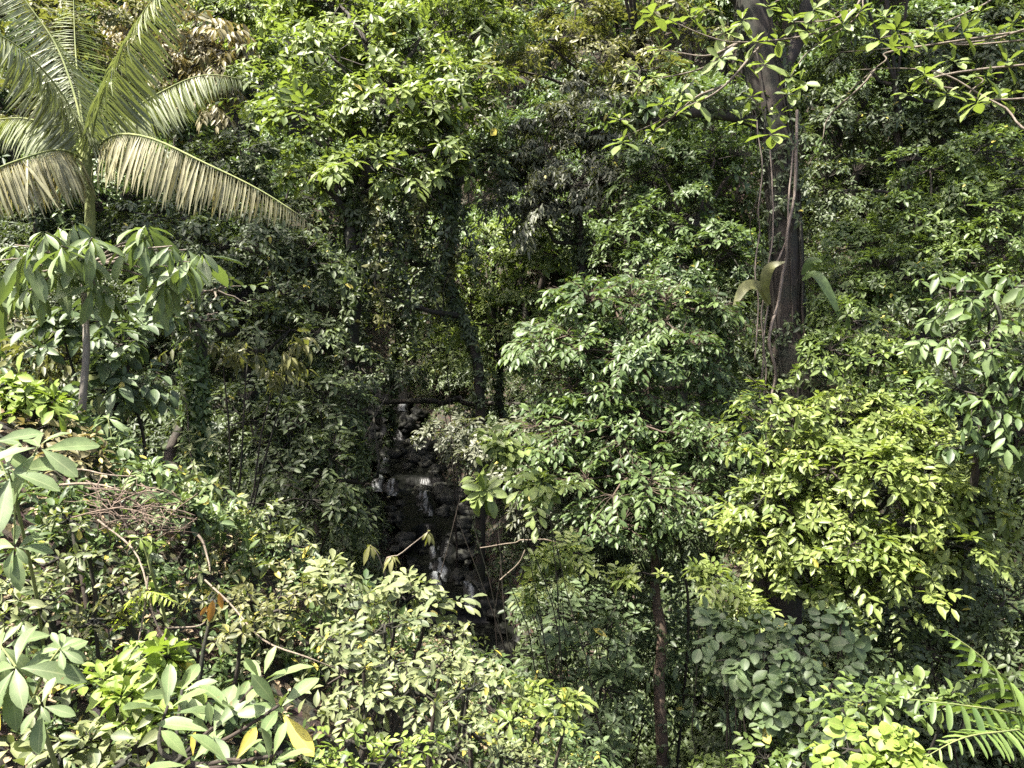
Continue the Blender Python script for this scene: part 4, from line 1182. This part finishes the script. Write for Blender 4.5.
shrub('big_leaf_understory', 'shrub', 'dull broad-leaved shrub hanging below the umbrella tree leaves',
      [(120, 345, 8.8, 26, 20), (105, 320, 9, 30, 20), (130, 375, 8.8, 20, 14), (60, 330, 9, 30, 22), (105, 390, 8.8, 22, 16), (95, 420, 8.6, 18, 14), (150, 315, 9.4, 24, 18)], 'round', .2, base=(120, 8.9), shape='elliptic', k=6, dens=2.0, wr=.45, droop=.5, padr=.5, lod=0)
shrub('pale_slope_shrub', 'shrub', 'pale yellowish drooping shrub at the left edge behind the pale stem',
      [(40, 345, 10, 30, 20), (20, 370, 9.6, 34, 20), (70, 355, 10, 24, 20), (15, 320, 10.4, 26, 22), (55, 385, 9.4, 24, 14), (20, 400, 9, 30, 14)], 'olive', .19, base=(40, 10), shape='lance', k=7, dens=2.8, wr=.32, droop=.7, tilt=(55, 115), padr=.45)

# trunk with climbers
CB = ground_pt(205, 384, 12)
ct = empty('leaning_trunk_tree', CB, 'thick dark trunk with climbing plants, left of the dark hollow', 'tree')
t = Tubes(); cp = curve([CB, at(206, 500, 12), at(197, 430, 12), at(193, 370, 12), at(191, 310, 12.2)], 30)
t.add(wob(cp, .35), [.14, .10, .09, .08, .06], 12, rough=.25); t.build('trunk', M['bark'], ct)
b = Bag(); tw = Tubes()
crown(b, tw, [(175, 285, 12.6, 34, 20), (215, 290, 12.6, 34, 20), (190, 318, 12, 30, 14)], .2, k=7, dens=2.6, padr=.4); b.build('crown', M['deep'], ct); tw.build('branches', M['twig'], ct)
ib = Bag(); n = 420; ii = rng.integers(0, 24, n); a_ = rng.random(n) * 6.283; rad_ = np.stack([np.cos(a_), np.sin(a_), 0 * a_ + .2], -1)
rosettes(ib, cp[ii] + rng.normal(size=(n, 3)) * np.array([.04, .04, .2]) + rad_ * .17, unit(rad_ + UP * .2), 5, .15, .4, (40, 110), .5, .2)
ib.build('climbing_leaves', M['mid'], ct, 'elliptic', 1)
cl = empty('climber', at(190, 480, 11.6), 'climbing plant with pale upright leaf whorls on the thick dark trunk', 'plant')
t = Tubes(); t.add(wob(curve([at(196, 500, 11.7), at(184, 440, 11.7), at(180, 390, 11.6), at(179, 384, 11.5)], 16), .1), .012, 5); t.build('stem', M['twig'], cl)
b = Bag()
P = np.array([at(*p) for p in ((180, 388, 11.5), (178, 398, 11.5), (182, 408, 11.5), (176, 418, 11.5), (184, 432, 11.5), (188, 442, 11.5), (208, 438, 11.4), (212, 450, 11.4), (205, 462, 11.4), (190, 450, 11.5))])
rosettes(b, P, unit(UP + rng.normal(size=P.shape) * .4 - FWD * .3), 6, .2, .3, (25, 95), .2, .15); b.build('foliage', M['near'], cl, 'elliptic', 0)

# ------------------------------------------------------------------ left foreground knoll
OLD = 0.035
# leaf litter and weeds on the knoll
b = Bag(); n = 5200
x = rng.uniform(-7, 1.4, n); y = rng.uniform(2.6, 9.2, n)
P = np.stack([x, y, h(x, y) + .02 + .05 * rng.random(n)], -1)
D = rnd_dir(n); D[:, 2] *= .25
b.add(P, D, UP + rng.normal(size=(n, 3)) * .4, .07 + .07 * rng.random(n), .025 + .03 * rng.random(n), rng.random(n), rng.normal(size=n) * .3)
tag(b.build('leaf_litter', M['dry'], None, 'elliptic', 1), 'brown dead leaves strewn over the near slope', 'leaf litter', kind='stuff')
b = Bag(); n = 7200
x = rng.uniform(-7, 1.6, n); y = rng.uniform(2.8, 9.4, n)
lump = vnoise(np.stack([x * 1.1, y * 1.1, x * 0 + 3], -1))
kp = lump > -.12; x, y, lump = x[kp], y[kp], lump[kp]
P = np.stack([x, y, h(x, y) + .05 + rng.random(len(x)) * (.25 + lump * .9)], -1)
rosettes(b, P, unit(UP + rng.normal(size=P.shape) * .6), 5, .075 + .0 * 1, .42, (30, 105), .2, .2)
half = rng.random(len(P)) < .3
rosettes(b, P[half] + UP * .06, unit(UP + rng.normal(size=P[half].shape) * .7), 5, .13, .4, (30, 105), .3, .2)
b2 = Bag(); n = 1300
x = rng.uniform(-3.2, 1.8, n); y = rng.uniform(2.8, 9.6, n)
P = np.stack([x, y, h(x, y) + .12 + .5 * rng.random(n) ** 1.5], -1)
rosettes(b2, P, unit(UP + rng.normal(size=P.shape) * .6), 6, .10, .44, (30, 105), .3, .2)
tag(b2.build('low_creepers', M['near'], None, 'elliptic', 1), 'leafy creepers matted over the near slope', 'creepers', kind='stuff')
tag(b.build('weeds', M['mid'], None, 'elliptic', 1), 'tangle of low weeds over the near slope', 'weeds', kind='stuff')

# sticks: a tangled heap and a few long ones
def stick(label, pts, r, group=None):
    v = Tubes(); v.add(wob(curve([at(*p) for p in pts], 16), .08), [r, r * .5], 5, rough=.25, freq=9)
    return tag(v.build('dead_stick', M['deadwood']), label, 'stick', group)


for lab, pts, r in (
        ('pale bare stick slanting down beside the lime fern', [(148, 576, 5), (155, 610, 5), (150, 635, 4.9), (133, 650, 4.9)], .008),
        ('long pale stick lying from the stick heap toward the thick-leaved bush', [(98, 520, 5.6), (130, 565, 5.2), (165, 625, 4.8), (185, 662, 4.6)], .008),
        ('thin pale stick running above the thick-leaved bush to its right', [(205, 580, 5.6), (255, 622, 5.2), (310, 650, 5), (335, 668, 5)], .008),
        ('forked white stick standing above the orange leaf', [(198, 535, 6), (200, 560, 5.9), (210, 572, 5.8)], .012),
        ('bleached stick lying across the top of the stick heap', [(60, 485, 6.2), (100, 486, 6.1), (120, 490, 6)], .012),
        ('dark thin stick arching above the stick heap', [(75, 470, 6.4), (105, 468, 6.3), (135, 476, 6.2)], .01),
        ('thin stick lying flat right of the lime fern', [(165, 628, 5), (185, 624, 5), (205, 622, 5)], .008)):
    stick(lab, pts, r)
hp = Tubes()
for j in range(90):
    px, py = rng.uniform(90, 185), rng.uniform(490, 530)
    py += (px - 140) * .18
    a = rng.normal() * .9 + .3; l = rng.uniform(8, 30)
    d = 6.0 + rng.normal() * .2
    hp.add(wob(curve([at(px - l * cos(a), py - l * sin(a), d), at(px, py - 2, d - .05), at(px + l * cos(a), py + l * sin(a) * .9, d + rng.normal() * .1)], 7), .06), rng.uniform(.002, .006), 4)
tag(hp.build('brushwood_heap', M['heapwood']), 'tangled heap of dry brown twigs on the near left slope', 'brushwood')

# palmate saplings at the left edge
def palmate_plant(label, base, centres, R, mat='palmate', **kw):
    B = ground_pt(*base)
    root = empty('palmate_sapling', B, label, 'sapling')
    t = Tubes()
    mid = np.mean([at(*c) for c in centres], 0) - UP * .15
    t.add(curve([B, (B + mid) / 2 + RGT * .03, mid], 10), [.014, .009], 6)
    for c in centres: t.add(curve([mid, (mid + at(*c)) / 2 + UP * .02, at(*c)], 6), [.006, .004], 5)
    t.build('stem', M['shaft'], root)
    kw.setdefault('axis', unit(UP - FWD * .75 + RGT * .15))
    palmate(root, 'foliage', centres, R, mat, **kw)


palmate_plant('sapling with big hand-shaped leaves in the bottom left corner', (20, 384, 3.4), [(15, 666, 3.1), (40, 704, 3.0), (60, 648, 3.2), (0, 645, 3.3)], .20, nl=8, droop=.3, wr=.38, tint=.5)
palmate_plant('sapling with big hand-shaped leaves at the left edge halfway down', (5, 384, 4.9), [(38, 446, 4.3), (8, 470, 4.2), (-10, 440, 4.4), (14, 545, 4.3)], .25, nl=8, droop=.4, wr=.36, tint=.5)
palmate_plant('small pale sapling with lobed leaves right of the pale stem', (112, 384, 7.6), [(108, 418, 7.4), (120, 430, 7.4), (118, 446, 7.3), (102, 440, 7.3)], .2, nl=7, droop=.4, tint=.4)
palmate_plant('lime young sapling among the weeds below the stick heap', (145, 384, 5.4), [(140, 538, 5.3), (152, 542, 5.3)], .12, mat='nearlime', nl=6, droop=.5, tint=.8)

# shrubs of the near slope
def near_shrub(label, clumps, mat, ln, **kw):
    kw.setdefault('shape', 'obovate'); kw.setdefault('lod', 0); kw.setdefault('k', 6); kw['dens'] = kw.get('dens', 1.7) * .8; kw.setdefault('padr', .55)
    kw.setdefault('tilt', (25, 100)); kw.setdefault('droop', .2)
    return shrub('foreground_shrub', 'shrub', label, clumps, mat, ln, group='shrubs on the near slope', **kw)


def rosette_plant(name, cat, label, base, tips, mat, ln, k=6, wr=.36, tilt=(12, 80), droop=.15, r=.012, curl=.12, lean=.3, shape='obovate', group=None, hubp=None):
    """a plant with one leaf rosette at each given tip"""
    B = ground_pt(base[0], 384, base[1])
    root = empty(name, B, label, cat, group)
    T_ = Tubes(); P = np.array([at(*p) for p in tips])
    hb = at(*hubp) if hubp else B * .55 + P.mean(0) * .45
    T_.add(curve([B, hb], 6), [r * 1.6, r * 1.3], 6)
    for p_ in P:
        T_.add(wob(curve([hb, (hb + p_) / 2 - UP * .04, p_], 10), .06), [r * 1.2, r * .7], 6, rough=.1)
    T_.build('stem', M['bark'], root)
    b_ = Bag(); rosettes(b_, P, unit(UP + rng.normal(size=P.shape) * lean - FWD * .15), k, ln, wr, tilt, droop, curl)
    b_.build('foliage', M[mat], root, shape, 0)
    return root


rosette_plant('foreground_shrub', 'shrub', 'bush with the largest thick grey-green leaves at the bottom, left of centre', (200, 3.3),
              [(168, 706, 3.5), (182, 690, 3.7), (262, 676, 3.5), (278, 706, 3.4), (236, 706, 3.5), (212, 728, 3.4), (240, 760, 3.2), (272, 756, 3.2), (190, 758, 3.3)],
              'thick', .215, k=6, wr=.34, tilt=(15, 92), group='shrubs on the near slope', hubp=(175, 760, 3.4), r=.01)
near_shrub('lime rosette plant left of the largest thick leaves', [(128, 700, 3.8, 22, 12), (150, 720, 3.8, 18, 10), (110, 680, 4, 16, 10), (165, 655, 4, 10, 8)], 'nearlime', .11, dens=1.1, tilt=(15, 95))
near_shrub('low bush of dull leaves along the bottom left edge', [(60, 755, 3.6, 50, 14), (130, 760, 3.5, 40, 14), (100, 735, 3.8, 24, 12)], 'near', .11, dens=1.2)
near_shrub('yellowish bush with small leaves at the bottom between thick leaves and centre', [(350, 740, 4, 30, 16), (390, 755, 4, 34, 14), (330, 765, 3.9, 24, 10), (420, 745, 4.1, 24, 16)], 'nearlime', .055, dens=1.5)
near_shrub('bush with rounded fleshy leaves in the middle of the near slope', [(350, 670, 4.4, 22, 14), (390, 660, 4.6, 26, 16), (365, 700, 4.3, 24, 12), (410, 690, 4.5, 24, 14), (340, 640, 4.7, 20, 12)], 'near', .085, dens=1.5)
near_shrub('sunlit bush with broad pale leaves at the crest above the stream', [(400, 590, 6.4, 30, 16), (365, 600, 6.2, 26, 14), (430, 605, 6.4, 24, 16), (385, 625, 6, 26, 12), (345, 585, 6.5, 24, 12), (330, 570, 6.8, 20, 10)], 'near', .12, dens=1.7)
near_shrub('yellow-green small-leaved bush at the crest nearest the stream', [(450, 640, 6.2, 24, 16), (475, 660, 6, 26, 18), (440, 665, 5.8, 24, 14), (500, 690, 5.8, 22, 14), (465, 690, 5.5, 26, 14)], 'near', .075, dens=2.0)
near_shrub('lime-tipped bush at the right end of the near slope', [(520, 700, 5.8, 22, 14), (550, 695, 5.8, 20, 10), (540, 725, 5.6, 22, 14), (570, 700, 5.8, 10, 8), (505, 725, 5.4, 22, 14)], 'lime', .09, dens=1.9)
near_shrub('dense small-leaved bush at the bottom below the lime-tipped one', [(470, 730, 4.8, 30, 16), (500, 755, 4.8, 30, 14), (450, 755, 4.5, 28, 14), (530, 765, 5, 26, 12)], 'near', .06, dens=2.0)
near_shrub('dry olive bush right of the stick heap', [(225, 560, 7, 26, 14), (260, 570, 6.8, 28, 16), (300, 590, 6.4, 26, 14), (280, 610, 6, 28, 12), (250, 600, 6.2, 24, 12)], 'olive', .085, dens=1.7)
near_shrub('glossy bush with upright leaves above the right end of the stick heap', [(175, 505, 6.4, 16, 10), (195, 512, 6.5, 14, 10), (150, 472, 6.9, 14, 10), (212, 520, 6.6, 14, 10)], 'thick', .12, dens=1.1, tilt=(10, 80))
near_shrub('trailing bush of pale drooping leaves hanging over the dark hollow', [(245, 505, 7.6, 22, 8), (270, 515, 7.6, 18, 8), (290, 545, 7.4, 22, 10), (255, 540, 7.3, 24, 10)], 'near', .10, dens=1.3, droop=.6)
near_shrub('lime broad-leaved plant at the left edge above the hand-shaped leaves', [(18, 395, 7, 24, 10), (40, 400, 7, 18, 8), (5, 385, 7, 18, 8)], 'nearlime', .16, dens=1.0)
near_shrub('faded straw-coloured bush below the pale stem', [(50, 425, 7, 24, 10), (75, 440, 6.8, 22, 10), (60, 455, 6.6, 24, 10), (95, 460, 6.8, 20, 10)], 'russet', .12, dens=.5)
near_shrub('tangled small-leaved bush at the left edge below the hand-shaped leaves', [(20, 580, 5, 34, 16), (60, 560, 5.4, 30, 16), (40, 600, 4.8, 34, 14), (90, 555, 5.4, 22, 10), (70, 520, 5.8, 24, 12)], 'near', .08, dens=1.5)
near_shrub('dull leafy clump beside the lime fern', [(120, 590, 5, 22, 12), (95, 620, 4.8, 26, 10), (215, 600, 5.4, 26, 12), (240, 630, 5, 24, 12)], 'olive', .07, dens=1.5)

# lime fern and orange dying leaves
LB = ground_pt(130, 384, 5.1)
lf = empty('lime_fern', LB, 'yellow-lime fern frond arching over the near left slope', 'fern')
frond(lf, 'frond', [(118, 628, 5.1), (125, 605, 5.0), (150, 592, 4.9), (188, 610, 4.8)], 22, .10, .3, 'fernlime', .5, r=.004, fwd=.2, curl=.1, lod=1, shape='lance')
frond(lf, 'frond', [(118, 628, 5.1), (130, 618, 5.0), (150, 602, 5.0)], 16, .07, .3, 'fernlime', .4, r=.004, fwd=.2, curl=.1, lod=1, shape='lance')
b = Bag()
for (px, py, dx, dy, l) in ((219, 593, .1, -1, .12), (213, 600, -.25, -1, .17), (207, 606, -.5, -.7, .09)):
    b.add(at(px, py, 5)[None], (RGT * dx + UP * dy)[None], (-FWD + RGT * .3)[None], l, l * .3, .5, .1)
tag(b.build('dying_leaf', M['orange'], None, 'elliptic', 0), 'cluster of hanging orange dying leaves on the near slope', 'leaf')

# twig with drooping leaves before the stream
tb = ground_pt(390, 384, 7.2)
ts = empty('overhanging_sprig', tb, 'sprig with limp pale leaves hanging against the dark stream', 'sapling')
t = Tubes(); t.add(wob(curve([tb, at(385, 575, 7.1), at(405, 555, 7), at(428, 532, 7)], 14), .06), [.01, .004], 5)
t.add(curve([at(385, 575, 7.1), at(378, 555, 7), at(370, 545, 7)], 8), [.006, .003], 5); t.build('stem', M['twig'], ts)
b = Bag(); P = np.array([at(428, 532, 7), at(370, 545, 7), at(392, 556, 7)])
rosettes(b, P, np.array([UP, UP, UP]), 8, .13, .32, (70, 115), 1.0, .2, tint=.6); b.build('foliage', M['olive'], ts, 'lance', 0)

# ------------------------------------------------------------------ fallen log over the stream
v = Tubes(); v.add(wob(curve([at(375, 402, 36), at(440, 404, 35), at(500, 403, 34), at(575, 398, 33)], 20), .45), [.13, .12, .10, .07], 9, rough=.3)
tag(v.build('fallen_log', M['bark']), 'fallen mossy log lying level across the upper stream', 'log')
# bare twigs at the dark bank
v = Tubes()
v.add(wob(curve([at(480, 548, 14), at(505, 545, 14), at(520, 540, 13.8)], 8), .1), .012, 4)
v.add(wob(curve([at(500, 580, 14), at(515, 565, 14), at(525, 550, 13.8)], 8), .1), .012, 4)
v.add(curve([at(520, 540, 13.8), at(560, 545, 14), at(590, 600, 14.5)], 8), .014, 4)
tag(v.build('bare_branch', M['deadwood']), 'bare forked branch sticking out over the stream from the right bank', 'branch')
